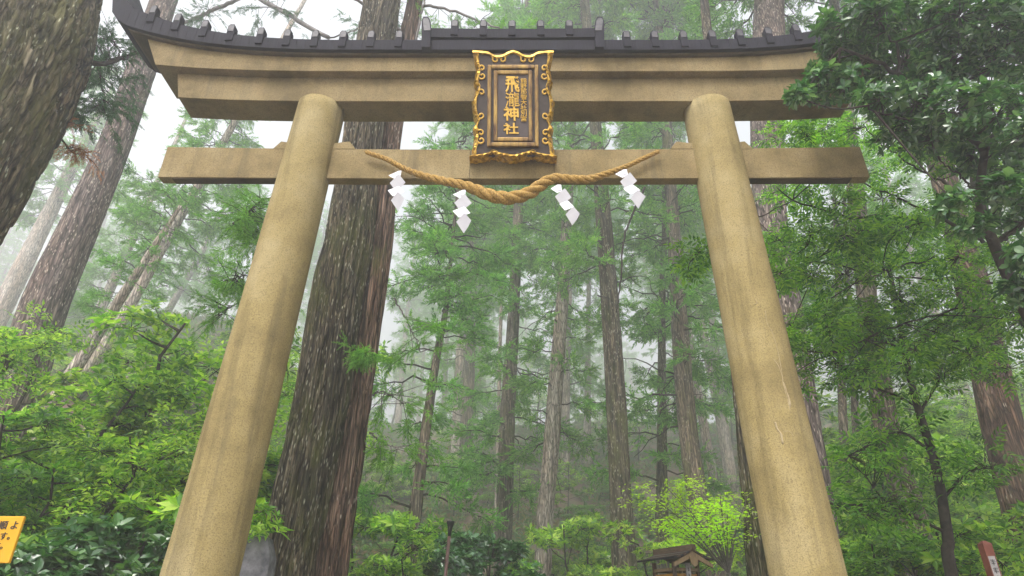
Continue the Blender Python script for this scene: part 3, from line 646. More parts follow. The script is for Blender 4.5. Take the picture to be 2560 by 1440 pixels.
mids = [
 ('thin lichened cedar leaning left just right of the paired trunks', [(1020, 1420, 42), (1050, 1195, 30), (1075, 1000, 24), (1097, 865, 18), (1115, 770, 14), (1130, 620, 10)], 16, 'bark_mid', 17, [(2.5, 0, .8), (7.5, 1, .75)], None),
 ('brown cedar with a dead hooked branch, left of the central gap', [(1257, 1400, 46), (1263, 1220, 43), (1270, 1020, 38), (1285, 770, 29), (1294, 560, 25)], 20, 'bark_mid', 30, [(4.5, 1, .9), (12, 2, .9)], (20, 0, .9)),
 ('pale brown ridged cedar leaning slightly, below the right-middle paper streamer', [(1357, 1420, 42), (1365, 1270, 40), (1378, 1120, 38), (1392, 920, 34), (1408, 720, 29), (1420, 500, 24)], 19, 'bark_pale', 30, [(5.5, 3, .8), (11, 0, .9)], (20, 1, .9)),
 ('light grey cedar stem partly hidden behind the pale ridged cedar', [(1410, 1400, 26), (1412, 1180, 24), (1415, 970, 20), (1424, 650, 15)], 30, 'bark_pale', 34, [(12, 1, 1.0)], (22, 2, 1)),
 ('stout dark grey cedar with a knot hole at the middle right, under the rope end', [(1560, 1420, 66), (1552, 1270, 58), (1545, 1120, 52), (1535, 920, 48), (1522, 720, 43), (1505, 500, 38), (1490, 330, 32)], 16.5, 'bark_dark', 30, [(8.5, 2, .85)], (20, 0, .9)),
 ('slim whitish cedar far back, between the pale ridged and the stout grey cedars', [(1465, 1400, 20), (1467, 1220, 19), (1470, 900, 14), (1472, 700, 11)], 34, 'bark_pale', 34, [(14, 3, 1)], (24, 1, 1)),
 ('misty cedar trunk behind the foliage, right of the thin leaning cedar', [(1140, 1150, 30), (1150, 900, 25), (1158, 800, 22), (1164, 600, 17)], 30, 'bark_pale', 32, [(13, 0, 1)], (22, 2, 1)),
 ('faint narrow cedar trunk in the mist left of the brown cedar', [(1192, 1000, 14), (1207, 820, 13), (1214, 700, 11)], 38, 'bark_pale', 34, [(16, 1, 1)], (25, 0, 1)),
 ('straw coloured thin stem touching the left side of the brown cedar', [(1244, 1180, 11), (1250, 870, 9), (1256, 700, 7)], 24, 'bark_pale', 26, [], (18, 1, .7)),
 ('dark narrow cedar with a whorl of bare branches, left of the right pillar', [(1655, 1330, 36), (1655, 1150, 28), (1655, 1020, 24), (1655, 770, 18), (1662, 560, 14)], 19, 'bark_dark', 24, [(4.5, 2, .85), (10, 1, .9)], (18, 2, .8)),
 ('thick shaggy cedar trunk behind the lime maple, beside the right pillar', [(1790, 1420, 58), (1750, 1270, 52), (1720, 1070, 46), (1700, 820, 42), (1688, 640, 34)], 17.5, 'bark_mid', 28, [(6, 3, .9), (12, 0, .9)], (20, 0, .9)),
 ('pale cedar trunk immediately behind the shaggy one', [(1790, 1230, 24), (1770, 1120, 22), (1728, 880, 20), (1712, 700, 17)], 25, 'bark_pale', 30, [(10, 2, .9)], (20, 2, .9)),
 ('reddish purple cedar trunk behind the right pillar and its tie beam end', [(2010, 1080, 84), (1998, 1000, 82), (1960, 760, 80), (1930, 600, 78), (1918, 350, 76), (1922, 40, 74)], 12.0, 'bark_plum', 26, [], (17, 1, .8)),
 ('blackish wet cedar trunk emerging low behind the foot of the right pillar', [(1902, 1440, 66), (1885, 1250, 60), (1868, 1080, 56), (1850, 900, 50)], 11.0, 'bark_dark', 20, [], None),
 ('dark cedar trunk with mottled middle, right of the right pillar', [(2305, 1440, 82), (2285, 1300, 76), (2235, 1145, 62), (2200, 970, 56), (2172, 770, 48), (2155, 620, 44)], 12.5, 'bark_dark', 22, [], (17, 2, .7)),
 ('broad ridged brown cedar trunk at the right edge', [(2590, 1440, 104), (2560, 1290, 98), (2501, 1045, 92), (2432, 720, 76), (2385, 540, 62)], 11.0, 'bark_brown', 22, [], (17, 0, .7)),
 ('small twin-stemmed trunk at the foot of the right pillar, left stem', [(2122, 1440, 30), (2118, 1300, 27), (2112, 1150, 24)], 16, 'bark_mid', 16, [(6, 1, .6)], None),
 ('small twin-stemmed trunk at the foot of the right pillar, right stem', [(2160, 1440, 25), (2152, 1300, 23), (2144, 1150, 20)], 16.5, 'bark_mid', 16, [(6, 2, .6)], None),
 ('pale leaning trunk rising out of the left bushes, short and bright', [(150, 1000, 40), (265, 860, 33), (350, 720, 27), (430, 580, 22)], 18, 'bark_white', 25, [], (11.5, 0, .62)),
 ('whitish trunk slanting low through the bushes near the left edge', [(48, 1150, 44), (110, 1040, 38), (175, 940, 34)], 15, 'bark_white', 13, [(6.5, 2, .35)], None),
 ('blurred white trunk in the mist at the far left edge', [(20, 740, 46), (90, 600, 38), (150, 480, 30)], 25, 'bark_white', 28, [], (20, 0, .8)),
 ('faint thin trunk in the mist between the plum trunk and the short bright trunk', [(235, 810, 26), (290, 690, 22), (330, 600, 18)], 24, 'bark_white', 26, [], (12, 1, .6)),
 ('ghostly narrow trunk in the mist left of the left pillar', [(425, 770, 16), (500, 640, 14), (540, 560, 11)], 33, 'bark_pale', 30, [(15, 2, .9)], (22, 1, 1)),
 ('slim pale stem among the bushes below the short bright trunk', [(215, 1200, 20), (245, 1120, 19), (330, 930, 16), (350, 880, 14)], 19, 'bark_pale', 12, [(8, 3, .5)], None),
]
for i, (lab, pts, Y, mt, top, low, high) in enumerate(mids):
    near = Y < 14; Y = Y if near else 14+(Y-14)*2.1; low = [(z*(1 if near else 1.4), v, s_*(1 if near else 1.3)) for z, v, s_ in low]
    if high and not near: high = (high[0]*1.35, high[1], high[2]*1.3); top *= 1.4
    cedar(lab, pts, Y, M[mt], top, 150 if near else 90, 60 if near else 26, .022 if near else .02, 11+i, low, high)
# ------------------------------------------------------------------ the forest fading up the slope
rng = np.random.default_rng(77); protos = []
for i in range(4):
    r = thing('cedar_tree', 'one of many cedars fading into the mist up the slope', 'cedar tree', (0, 0, 0), 'misty cedars on the far slope')
    seq = np.array([(0, 0, -1, .42), (.05, 0, 5, .34), (rng.normal()*.15, 0, 14, .25), (rng.normal()*.2, 0, 24, .12), (0, 0, 29, .04)])
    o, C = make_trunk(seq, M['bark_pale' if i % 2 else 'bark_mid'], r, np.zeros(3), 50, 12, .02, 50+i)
    dress(r, C, 15, HIGH[i % 3], i*1.3, 1.0, np.zeros(3)); dress(r, C, 4+2*(i % 2), LOW[i], i*.7, .95, np.zeros(3)); protos.append(r)
spots = []
for _ in range(4000):
    y = rng.uniform(40, 190); x = rng.uniform(-.95, .95)*y
    if x/y < -.2 and y < 72: continue
    if all((x-a)**2+(y-b)**2 > (4.0+.04*y)**2 for a, b in spots): spots.append((x, y))
    if len(spots) >= 84: break
for k, (x, y) in enumerate(spots):
    p = protos[k % 4]
    if k < 4: r = p
    else:
        r = p.copy(); COL.objects.link(r)
        for ch in p.children: c = ch.copy(); COL.objects.link(c); c.parent = r
    s = rng.uniform(.85, 1.3); r.location = (x, y, float(hgt(x, y))-.2); r.rotation_euler = (rng.normal()*.02, rng.normal()*.02, rng.uniform(0, 6.28)); r.scale = (s, s, s)
# ------------------------------------------------------------------ broadleaf understory
def understory(seed, H, spread, nb, tips, mat, tpl_r, leafL, flat=.45, stems=1, low=.25, pin=False, wood='twig'):
    rng = np.random.default_rng(seed); wd = MB(); lf = MB()
    for s_ in range(stems):
        ln = rng.normal(0, .09, 2)*H*(1.5 if stems > 1 else 1); t = np.linspace(0, 1, 9)
        S = np.stack([ln[0]*t+rng.normal(0, .02, 9)*H*t, ln[1]*t+rng.normal(0, .02, 9)*H*t, t*H], -1); S[0, 2] = -.4; wd.tube(S, .012*H*(1-.8*t)+.006, 7, False)
        for k in range(nb):
            f = low+(1-low)*(k+rng.uniform(0, 1))/nb; b = np.array([np.interp(f, t, S[:, i]) for i in range(3)])
            az = rng.uniform(0, 6.28)+k*2.4; L = spread*(1.15-.75*f)*rng.uniform(.45, 1.1)
            c = b+np.array([math.cos(az)*L, math.sin(az)*L, L*rng.uniform(.15, .6)]); m = (b+c)/2+rng.normal(0, .06*L, 3)+[0, 0, -.05*L]
            wd.tube(interp([b, m, c], 7), np.linspace(.004*H+.004, .004, 7), 5, False)
            r = np.array([1, 1, flat])*spread*rng.uniform(.26, .42); n = int(tips*rng.uniform(.7, 1.3)); P, U = blob_points(rng, c, r, n, .35)
            for j in range(0, n, 3): wd.tube([c+(P[j]-c)*.1, c+(P[j]-c)*.6+[0, 0, -.02], P[j]], [.006, .004, .0025], 3, False)
            if pin: put(lf, tpl_r, P, U*[1, 1, .5]+rng.normal(0, .4, (n, 3)), leafL*rng.uniform(.75, 1.25, n), rng, roll=.5)
            else: put_ros(lf, tpl_r, P, U*.6+[0, 0, .9]+rng.normal(0, .25, (n, 3)), leafL*rng.uniform(.55, 1.35, n), rng)
    return wd.mesh('stem', M[wood]), lf.mesh('crown', M[mat])
US = [understory(100, 4.6, 1.5, 15, 30, 'leaf_bright', ROS_N, .115), understory(101, 4.2, 1.4, 14, 28, 'leaf_bright', ROS_N, .12),
      understory(102, 3.6, 1.3, 9, 40, 'leaf_mid', ROS_F, .12, stems=2), understory(103, 5.0, 1.5, 16, 30, 'leaf_bright', PIN_F, .26, pin=True),
      understory(104, 2.6, 1.1, 9, 46, 'leaf_bright', ROS_F, .12, stems=2, low=.12), understory(105, 2.4, 1.2, 9, 44, 'leaf_dark', ROS_N, .13, stems=2, low=.12)]
USH = [4.6, 4.2, 3.6, 5.0, 2.6, 2.4]
def plant(v, px, py, Y, label, name='broadleaf_sapling', cat='sapling', group=None, width=1.0, rz=None, k=[0], mind=None):
    """stand an understory plant on the slope so that its top reaches the picked point"""
    k[0] += 1; top = at(px, py, Y); g = float(hgt(top[0], Y)); h = max(top[2]-g, .8); s = h/(USH[v]*1.08)
    r = thing(name, label, cat, (top[0], Y, g), group, k[0]*2.1 if rz is None else rz)
    for nm, me in zip(('stem', 'crown'), US[v]):
        o = link(nm, me, r); 
        if mind: o.data = me
    r.scale = (max(s, .75)*width if s < 1 else min(s, 2.6)*width, max(s, .75)*width if s < 1 else min(s, 2.6)*width, s); return r
plant(0, 462, 768, 10.5, 'tall umbrella-crowned evergreen sapling beside the left pillar')
plant(1, 150, 760, 11, 'leafy sapling whose top meets the plum brown trunk')
plant(3, 40, 820, 9.5, 'bright leafy sapling at the left edge beneath the blurred white trunk')
plant(1, 235, 880, 9, 'bushy sapling with whorled leaves right of the plum trunk')
plant(0, 345, 905, 9.5, 'sapling standing between the umbrella-crowned one and the whorled bush')
plant(3, 590, 860, 12, 'young green tree showing along the left side of the left pillar')
plant(2, 60, 1000, 8, 'dark leaved bush low at the left edge')
plant(1, 480, 1010, 8.6, 'thin-stemmed bush with hanging leaves left of the left pillar foot')
plant(3, 330, 1060, 8.2, 'yellowish green bush over the soil bank')
plant(2, 180, 1130, 7.8, 'low broad bush above the yellow sign')
plant(5, 330, 1290, 7.2, 'dark large-leaved shrub at the bottom left of the left pillar', 'shrub', 'shrub')
plant(4, 150, 1330, 7.2, 'pale green shrub right of the yellow sign', 'shrub', 'shrub')
plant(4, 440, 1200, 7.8, 'yellow green shrub against the foot of the left pillar', 'shrub', 'shrub')
plant(5, 255, 1380, 6.8, 'small dark glossy shrub at the bottom edge near the yellow sign', 'shrub', 'shrub')
plant(4, 700, 1120, 11.5, 'green shrub between the left pillar and the olive trunk', 'shrub', 'shrub')
plant(3, 760, 780, 14, 'misty young tree seen between the left pillar and the olive trunk')
plant(5, 1190, 1330, 14, 'dark green shrub at the bottom between the lamp post and the brown cedar', 'shrub', 'shrub')
plant(4, 1450, 1290, 20, 'light green shrub at the foot of the pale cedar', 'shrub', 'shrub')
plant(4, 930, 1260, 15, 'yellow green shrub beside the reddish trunk', 'shrub', 'shrub')
plant(4, 1000, 1370, 13, 'low green shrub left of the lamp post', 'shrub', 'shrub')
plant(2, 1300, 1400, 14, 'low leafy shrub at the foot of the brown cedar', 'shrub', 'shrub')
plant(4, 1640, 1330, 16, 'small green shrub just left of the lime maple', 'shrub', 'shrub')
# mid-distance plants, individual but alike in the picture
def strip(n, xr, yr_top, Yr, vs, group, label, seed):
    rng = np.random.default_rng(seed)
    ORD = 'first second third fourth fifth sixth seventh eighth ninth tenth eleventh twelfth thirteenth fourteenth fifteenth sixteenth seventeenth eighteenth nineteenth twentieth'.split()
    def lab(i):
        if n <= 20: return label+', '+ORD[i]+' from the left'
        return label+', '+(ORD[i]+' from the left' if i < (n+1)//2 else ORD[n-1-i]+' from the right')
    for i in range(n):
        px = xr[0]+(xr[1]-xr[0])*(i+rng.uniform(0, 1))/n; plant(int(rng.choice(vs)), px, rng.uniform(*yr_top), rng.uniform(*Yr), lab(i), 'broadleaf_sapling' if Yr[0] > 12 else 'shrub', 'sapling' if Yr[0] > 12 else 'shrub', group, rng.uniform(1.0, 1.35))
strip(16, (880, 1900), (1270, 1420), (27, 35), (4, 5, 4, 2), 'shrubs along the foot of the slope', 'leafy shrub in the row along the slope foot', 1)
strip(26, (860, 1950), (1120, 1290), (37, 50), (2, 4, 1, 0), 'saplings on the lower slope', 'green sapling low on the centre slope', 2)
strip(40, (860, 2000), (880, 1140), (52, 90), (0, 1, 2, 3), 'saplings higher on the slope', 'hazy sapling higher on the centre slope', 3)
strip(13, (-60, 640), (800, 1080), (17, 28), (0, 1, 2, 3), 'saplings on the left bank', 'hazy sapling high on the left bank', 4)
strip(10, (-60, 560), (1040, 1250), (10, 13), (0, 1, 2, 3), 'bushes on the left bank', 'green bush on the near left bank', 5)
strip(18, (2040, 2620), (820, 1080), (18, 30), (0, 3, 1, 3), 'young trees behind the right pillar', 'young tree in the wood right of the gate', 6)
strip(16, (2060, 2620), (1060, 1280), (15, 19), (3, 4, 0, 1), 'bushes right of the gate', 'bright bush right of the gate', 7)
strip(8, (2080, 2640), (1280, 1420), (9, 11.5), (4, 3, 4, 2), 'low shrubs right of the gate', 'low shrub near the right pillar foot', 8)
# ground cover on the slopes
def cover():
    rng = np.random.default_rng(9); n = 60000; y = 7+85*rng.random(n)**1.2; x = rng.uniform(-1, 1, n)*(y*.95+2); z = hgt(x, y)
    k = vnoise(np.stack([x*.6, y*.6, 0*x], -1)) > -.25; x, y, z = x[k], y[k], z[k]; P = np.stack([x, y, z+rng.uniform(0, .35, len(x))], -1)
    mb = MB(); put_ros(mb, [rosette(leaf_far(1, .2), 6, s, 0, 60) for s in range(2)], P, np.array([0, 0, 1.])+rng.normal(0, .3, (len(x), 3)), rng.uniform(.12, .26, len(x))*(1+y/45), rng)
    mb.build('ground_cover', M['litter'], kind='stuff')
cover()
# ------------------------------------------------------------------ the broadleaf evergreen reaching in from the right
def right_tree():
    rng = np.random.default_rng(21)
    base = np.array([6.4, 5.3, 0.]); root = thing('evergreen_tree', 'dark glossy broadleaf tree reaching over the right end of the gate', 'evergreen tree', base)
    def pl(pts, Y0, Y1, r0, r1, n=24, mat='twig'):
        Ys = np.linspace(Y0, Y1, len(pts)); C = interp([at(x, y, Yq) for (x, y), Yq in zip(pts, Ys)], n); return C, np.linspace(r0, r1, n)
    B = []
    def br(pts, Y0, Y1, r0, r1, name='branch'):
        C, r = pl(pts, Y0, Y1, r0, r1); C = C+rng.normal(0, .012, C.shape); B.append(C); MB().tube(C-base, r*1.0, 9, True).build(name, M['twig'], root, True)
    C = interp([base+[0, 0, -.2], base+[-.05, .0, 1.2], at(2760, 1150, 5.4), at(2640, 900, 5.4), at(2560, 770, 5.3), at(2485, 610, 5.2), at(2450, 500, 5.1), at(2462, 372, 4.9)], 60)
    MB().tube(C-base, np.linspace(.085, .034, 60), 12).build('trunk', M['twig'], root, True); B.append(C)
    br([(2462, 372), (2400, 320), (2350, 280), (2305, 235), (2250, 190), (2180, 150), (2100, 120)], 4.9, 4.5, .045, .012)
    br([(2462, 372), (2510, 310), (2560, 240), (2620, 160)], 4.9, 4.8, .035, .015)
    br([(2350, 280), (2290, 300), (2230, 290), (2170, 270)], 4.8, 4.5, .018, .008)
    br([(2430, 340), (2400, 220), (2380, 120), (2360, 20)], 4.9, 4.6, .028, .01)
    br([(2250, 190), (2240, 120), (2200, 60), (2170, 10)], 4.6, 4.4, .016, .007)
    br([(2485, 610), (2560, 560), (2640, 500)], 5.2, 5.1, .03, .012)
    br([(2455, 500), (2400, 440), (2350, 400)], 5.1, 5.0, .014, .006)
    blobs = [(2110, 60, 75), (2200, 45, 90), (2300, 50, 95), (2400, 40, 100), (2500, 60, 100), (2590, 80, 90), (2080, 150, 62), (2160, 150, 85), (2260, 160, 95), (2370, 160, 95), (2480, 170, 95), (2570, 200, 90),
             (2050, 200, 40), (2110, 215, 58), (2200, 250, 70), (2290, 260, 85), (2390, 280, 85), (2490, 290, 90), (2570, 330, 80), (2240, 340, 52), (2330, 350, 60), (2430, 390, 62), (2520, 420, 75), (2350, 190, 80), (2030, 240, 22), (2520, 545, 55), (2440, 560, 40), (2575, 640, 55), (2380, 500, 45), (2545, 730, 38), (2150, 90, 60), (2580, 500, 60), (2490, 480, 50), (2560, 20, 80), (2230, 0, 70), (2340, 100, 70), (2440, 110, 80), (1990, 243, 16), (2010, 232, 18)]
    lf = MB(); tw = MB(); big = []; allB = np.vstack(B)
    for (x, y, r) in blobs:
        Y = rng.uniform(4.25, 5.0) if x < 2200 else rng.uniform(4.2, 5.3); c = at(x, y, Y); rr = r*.84*pxm(c); j = np.argmin(np.linalg.norm(allB-c, axis=1)); b = allB[j]
        if np.linalg.norm(b-c) > .05: tw.tube(interp([b, (b+c)/2+rng.normal(0, .04, 3), c], 8), np.linspace(.012, .006, 8), 5, False)
        n = int(16+(rr/.33)**2*50); P, U = blob_points(rng, c, rr*np.array([1, 1.15, .85]), n, .3)
        for k in range(0, n, 2): tw.tube([c+(P[k]-c)*.08, c+(P[k]-c)*.55+rng.normal(0, .01, 3), P[k]], [.005, .0035, .002], 3, False)
        A = U*.7+[0, -.15, .75]+rng.normal(0, .3, (n, 3)); put_ros(lf, ROS_N, P, A, rng.uniform(.075, .11, n), rng)
        for k in range(10): big.append((P[k], A[k]))
    tw.build('twigs', M['twig'], root, False, kind='stuff').location = -base; o = lf.build('crown', M['leaf_dark'], root); o.location = -base
    lm = MB().add(*leaf_near(1, .17, .18, .07)).mesh('leaf', M['leaf_dark']); d = 0
    for (p, a) in big:
        if d >= 300: break
        D = runit(rng, 1)[0]*[1, 1, .5]+a*.4; R = frames(D[None])[0]; o = link('leaf', lm, root, p-base+D*.03); o.rotation_euler = Euler_from(R); s = rng.uniform(.09, .13); o.scale = (s, s, s); d += 1
def Euler_from(R):
    from mathutils import Matrix
    return Matrix(R.tolist()).to_euler()
right_tree()
def light_tree():
    """thin bright-leaved tree behind the right end of the gate"""
    rng = np.random.default_rng(31); base = np.array([5.9, 7.4, float(hgt(5.9, 7.4))])
    root = thing('evergreen_tree', 'thin-branched bright green tree spreading behind the right end of the tie beam', 'evergreen tree', base)
    B = []; lf = MB(); tw = MB()
    def br(pts, Y0, Y1, r0, r1, name='branch'):
        Ys = np.linspace(Y0, Y1, len(pts)); C = interp([at(x, y, q) for (x, y), q in zip(pts, Ys)], 26)+rng.normal(0, .012, (26, 3)); B.append(C)
        MB().tube(C-base, np.linspace(r0, r1, 26), 8).build(name, M['twig'], root, True)
    C = interp([base+[0, 0, -.2], at(2640, 1150, 7.4), at(2600, 900, 7.3), at(2530, 720, 7.2), at(2480, 600, 7.2), at(2440, 505, 7.1), at(2420, 300, 7)], 50)
    MB().tube(C-base, np.linspace(.10, .03, 50), 10).build('trunk', M['twig'], root, True); B.append(C)
    br([(2480, 620), (2430, 585), (2360, 550), (2280, 545), (2200, 540), (2130, 545), (2060, 525), (1985, 500), (1940, 470)], 7.2, 6.9, .028, .008)
    br([(2360, 550), (2300, 520), (2240, 490), (2180, 468), (2100, 420), (2060, 380)], 7.1, 6.8, .016, .006)
    br([(2500, 660), (2400, 650), (2300, 655), (2220, 675), (2150, 700), (2060, 760)], 7.2, 7.0, .018, .006)
    br([(2530, 720), (2430, 700), (2330, 695), (2200, 690), (2080, 660), (2000, 640), (1900, 560)], 7.3, 7.2, .016, .006)
    br([(2200, 540), (2120, 600), (2050, 640), (1960, 700)], 7.1, 7.2, .012, .005)
    br([(2440, 505), (2330, 440), (2230, 380), (2160, 320)], 7.1, 6.6, .02, .006)
    br([(2570, 800), (2480, 780), (2400, 770), (2300, 800), (2200, 830), (2100, 880)], 7.3, 7.1, .018, .006)
    br([(1985, 500), (1850, 560), (1790, 600), (1740, 640)], 6.9, 6.6, .008, .004)
    allB = np.vstack(B); blobs = []
    for px in np.arange(1960, 2620, 62):
        for py in np.arange(330, 960, 58):
            if rng.random() < .30: continue
            if py > 860 and px < 2150 and rng.random() < .3: continue
            blobs.append((px+rng.normal()*20, py+rng.normal()*18, rng.uniform(34, 58)))
    blobs += [(1735, 640, 38), (1775, 610, 26), (1720, 680, 20), (1930, 640, 28), (1920, 590, 24), (1925, 340, 20), (1975, 335, 30), (1960, 860, 28), (2000, 300, 26), (2060, 310, 34)]
    for (x, y, r) in blobs:
        Y = rng.uniform(6.3, 8.3) if x > 1800 else 6.7; c = at(x, y, Y); rr = r*pxm(c); b = allB[np.argmin(np.linalg.norm(allB-c, axis=1))]
        if np.linalg.norm(b-c) > .05: tw.tube(interp([b, (b+c)/2+rng.normal(0, .05, 3), c], 8), np.linspace(.009, .004, 8), 4, False)
        n = int(14+(rr/.3)**2*46); P, U = blob_points(rng, c, rr*np.array([1.1, 1.2, .7]), n, .2)
        for k in range(0, n, 2): tw.tube([c+(P[k]-c)*.1, c+(P[k]-c)*.6+[0, 0, .01], P[k]], [.004, .003, .0018], 3, False)
        D = (P-c)/rr*[1, 1, .3]+rng.normal(0, .45, (n, 3))*[1, 1, .5]; put(lf, PIN_N, P, D, rng.uniform(.13, .21, n), rng, roll=.5)
    o = tw.build('twigs', M['twig'], root, kind='stuff'); o.location = -base; o = lf.build('crown', M['leaf_mid'], root); o.location = -base
light_tree()
def slender():
    rng = np.random.default_rng(33); base = at(2392, 1560, 8.0); base[2] = float(hgt(base[0], 8.0))
    root = thing('slender_tree', 'slender wet black-stemmed tree between the two brown trunks on the right', 'slender tree', base)
    C = interp([base+[0, 0, -.2], at(2380, 1440, 8), at(2370, 1345, 8), at(2340, 1170, 8), at(2295, 1020, 8), at(2270, 920, 8), at(2238, 745, 8), at(2215, 640, 8)], 50); MB().tube(C-base, np.linspace(.075, .025, 50), 10).build('trunk', M['twig'], root, True)
    tw = MB(); lf = MB()
    for pts in ([(2292, 1015), (2230, 985), (2170, 960), (2110, 920), (2070, 880)], [(2300, 1030), (2350, 950), (2410, 880), (2440, 830)], [(2362, 1330), (2300, 1300), (2240, 1270), (2200, 1240), (2165, 1190)], [(2240, 1290), (2180, 1265), (2120, 1262), (2070, 1258)], [(2330, 1130), (2250, 1080), (2180, 1110), (2120, 1140)], [(2265, 900), (2320, 840), (2380, 800)], [(2262, 880), (2200, 850), (2130, 860)], [(2355, 1250), (2420, 1180), (2480, 1170)]):
        Q = interp([at(x, y, 8-.3*i/len(pts)) for i, (x, y) in enumerate(pts)], 16); MB().tube(Q-base, np.linspace(.02, .006, 16), 7).build('branch', M['twig'], root, True)
        for k in range(5, 16, 2):
            c = Q[k]+rng.normal(0, .12, 3); n = 16; P, U = blob_points(rng, c, np.array([.36, .36, .18]), n, .2); D = (P-c)+rng.normal(0, .2, (n, 3))*[1, 1, .4]
            for j in range(0, n, 2): tw.tube([Q[k], (Q[k]+P[j])/2, P[j]], [.005, .004, .002], 3, False)
            put(lf, PIN_N, P, D, rng.uniform(.16, .24, n), rng)
    o = tw.build('twigs', M['twig'], root, kind='stuff'); o.location = -base; o = lf.build('crown', M['leaf_mid'], root); o.location = -base
slender()
# ------------------------------------------------------------------ conifer boughs that hang in front
def hanging(root, o0, specs, seed, mat='needle', wood='twig', size=.2, red=False):
    """specs: list of (polyline px, Y0, Y1, r0, r1, spray density, spray spread)"""
    rng = np.random.default_rng(seed)
    for pts, Y0, Y1, r0, r1, den, spr in specs:
        Ys = np.linspace(Y0, Y1, len(pts)); C = interp([at(x, y, q) for (x, y), q in zip(pts, Ys)], 24); C[1:] += rng.normal(0, .01, (23, 3))
        L = np.linalg.norm(np.diff(C, axis=0), axis=1).sum(); MB().tube(C-o0, np.linspace(r0, r1, 24), 8).build('branch', M[wood], root, True)
        if den <= 0: continue
        tw = MB(); lf = MB(); P = []; D = []; n = int(L*den)
        for i in range(n):
            k = rng.integers(6, 24); e = C[k]+np.array([rng.normal()*spr, rng.normal()*spr, rng.normal()*spr*.55-spr*.35]); tw.tube([C[k]-o0, (C[k]+e)/2-o0+[0, 0, .03], e-o0], [.008, .005, .002], 3, False)
            for j in range(8): f = rng.uniform(.3, 1.05); P.append(C[k]+(e-C[k])*f+rng.normal(0, .03, 3)); D.append((e-C[k])/np.linalg.norm(e-C[k])+runit(rng, 1)[0]*.8+[0, 0, -.3])
        put(lf, TUFD, np.array(P), np.array(D), size*rng.uniform(.7, 1.25, len(P)), rng, roll=1.2)
        tw.build('twigs', M[wood], root, kind='stuff'); o = lf.build('foliage', M[mat], root); o.location = -o0
hanging(rA, oA, [([(150, 175), (200, 160), (250, 158), (300, 148), (356, 122), (420, 90)], 6.2, 7.4, .045, .02, 0, .3), ([(300, 148), (270, 150), (240, 158), (215, 200)], 7.0, 7.2, .016, .006, 26, .34), ([(245, 158), (250, 200), (262, 250), (250, 262)], 6.9, 7.0, .012, .004, 22, .28), ([(300, 148), (290, 110), (250, 90)], 7.0, 7.0, .012, .004, 26, .32), ([(195, 255), (180, 268), (165, 268)], 7.0, 7.0, .006, .003, 30, .1)], 41, 'needle_dark', 'twig', .24)
hanging(rA, oA, [([(130, 285), (145, 330), (165, 365), (190, 385), (230, 380)], 6.2, 7.5, .018, .008, 0, .2), ([(145, 330), (155, 300), (165, 285)], 6.5, 6.6, .006, .003, 30, .12), ([(165, 365), (190, 370), (210, 385)], 6.8, 7, .006, .003, 26, .12)], 42, 'needle_red', 'twig', .13)
hanging(rD, oD, [([(700, 500), (660, 500), (620, 530), (580, 560)], 8.8, 8.0, .02, .006, 40, .26), ([(690, 560), (650, 570), (640, 610)], 8.8, 8.2, .012, .004, 34, .24), ([(660, 690), (610, 690), (570, 700)], 8.8, 8.3, .012, .004, 44, .26), ([(650, 740), (590, 760), (550, 790)], 9.4, 9.4, .02, .006, 34, .34), ([(880, 880), (900, 880), (925, 890)], 8.5, 8.3, .010, .004, 40, .12)], 43, 'needle', 'twig', .18)
hanging(rE, oE, [([(1010, 95), (985, 60), (950, 30), (900, 5), (860, -20)], 9.4, 8.6, .05, .025, 0, 0), ([(1035, 20), (1080, 15), (1140, 30), (1200, 52), (1262, 78), (1300, 95)], 9.4, 8.8, .035, .012, 8, .4), ([(1040, 100), (1052, 40), (1062, 0), (1075, -40)], 9.3, 9.3, .03, .02, 0, 0), ([(1050, 30), (1020, -10), (980, -30)], 9.3, 9.2, .03, .015, 12, .5),
    ([(985, 745), (1010, 790), (1040, 850), (1050, 880)], 9.4, 9.6, .014, .005, 10, .4), ([(925, 1080), (960, 1110), (1000, 1120)], 9.4, 9.8, .016, .006, 16, .4), ([(925, 990), (960, 980), (1010, 1010)], 9.5, 10, .012, .006, 18, .5)], 44, 'needle', 'twig_grey', .22)
hanging(rB, oB, [([(635, -28), (590, 0), (540, 22), (500, 40), (440, 66)], 11.6, 12.0, .06, .045, 0, 0), ([(560, 12), (520, 30), (500, 50)], 10.8, 10.5, .012, .005, 20, .3)], 45, 'needle_dark', 'twig_grey', .2)
hanging(rB, oB, [([(455, -170), (540, -110), (600, -60), (655, 0), (710, 30), (760, 60), (822, 95)], 12.8, 10.5, .085, .05, 0, 0), ([(760, 60), (700, 20), (640, 20)], 11, 11, .02, .008, 10, .6), ([(822, 95), (900, 70), (980, 20)], 10.5, 11, .02, .01, 8, .5)], 46, 'needle_dark', 'twig_grey', .24)
# centre: drooping boughs with curved dark stems in front of the mist
rng = np.random.default_rng(8)
hanging(rE, oE, [([(1612, 468), (1580, 540), (1560, 600), (1552, 700), (1540, 780)], 13, 13, .03, .015, 0, 0)], 47, 'needle', 'twig', .2)
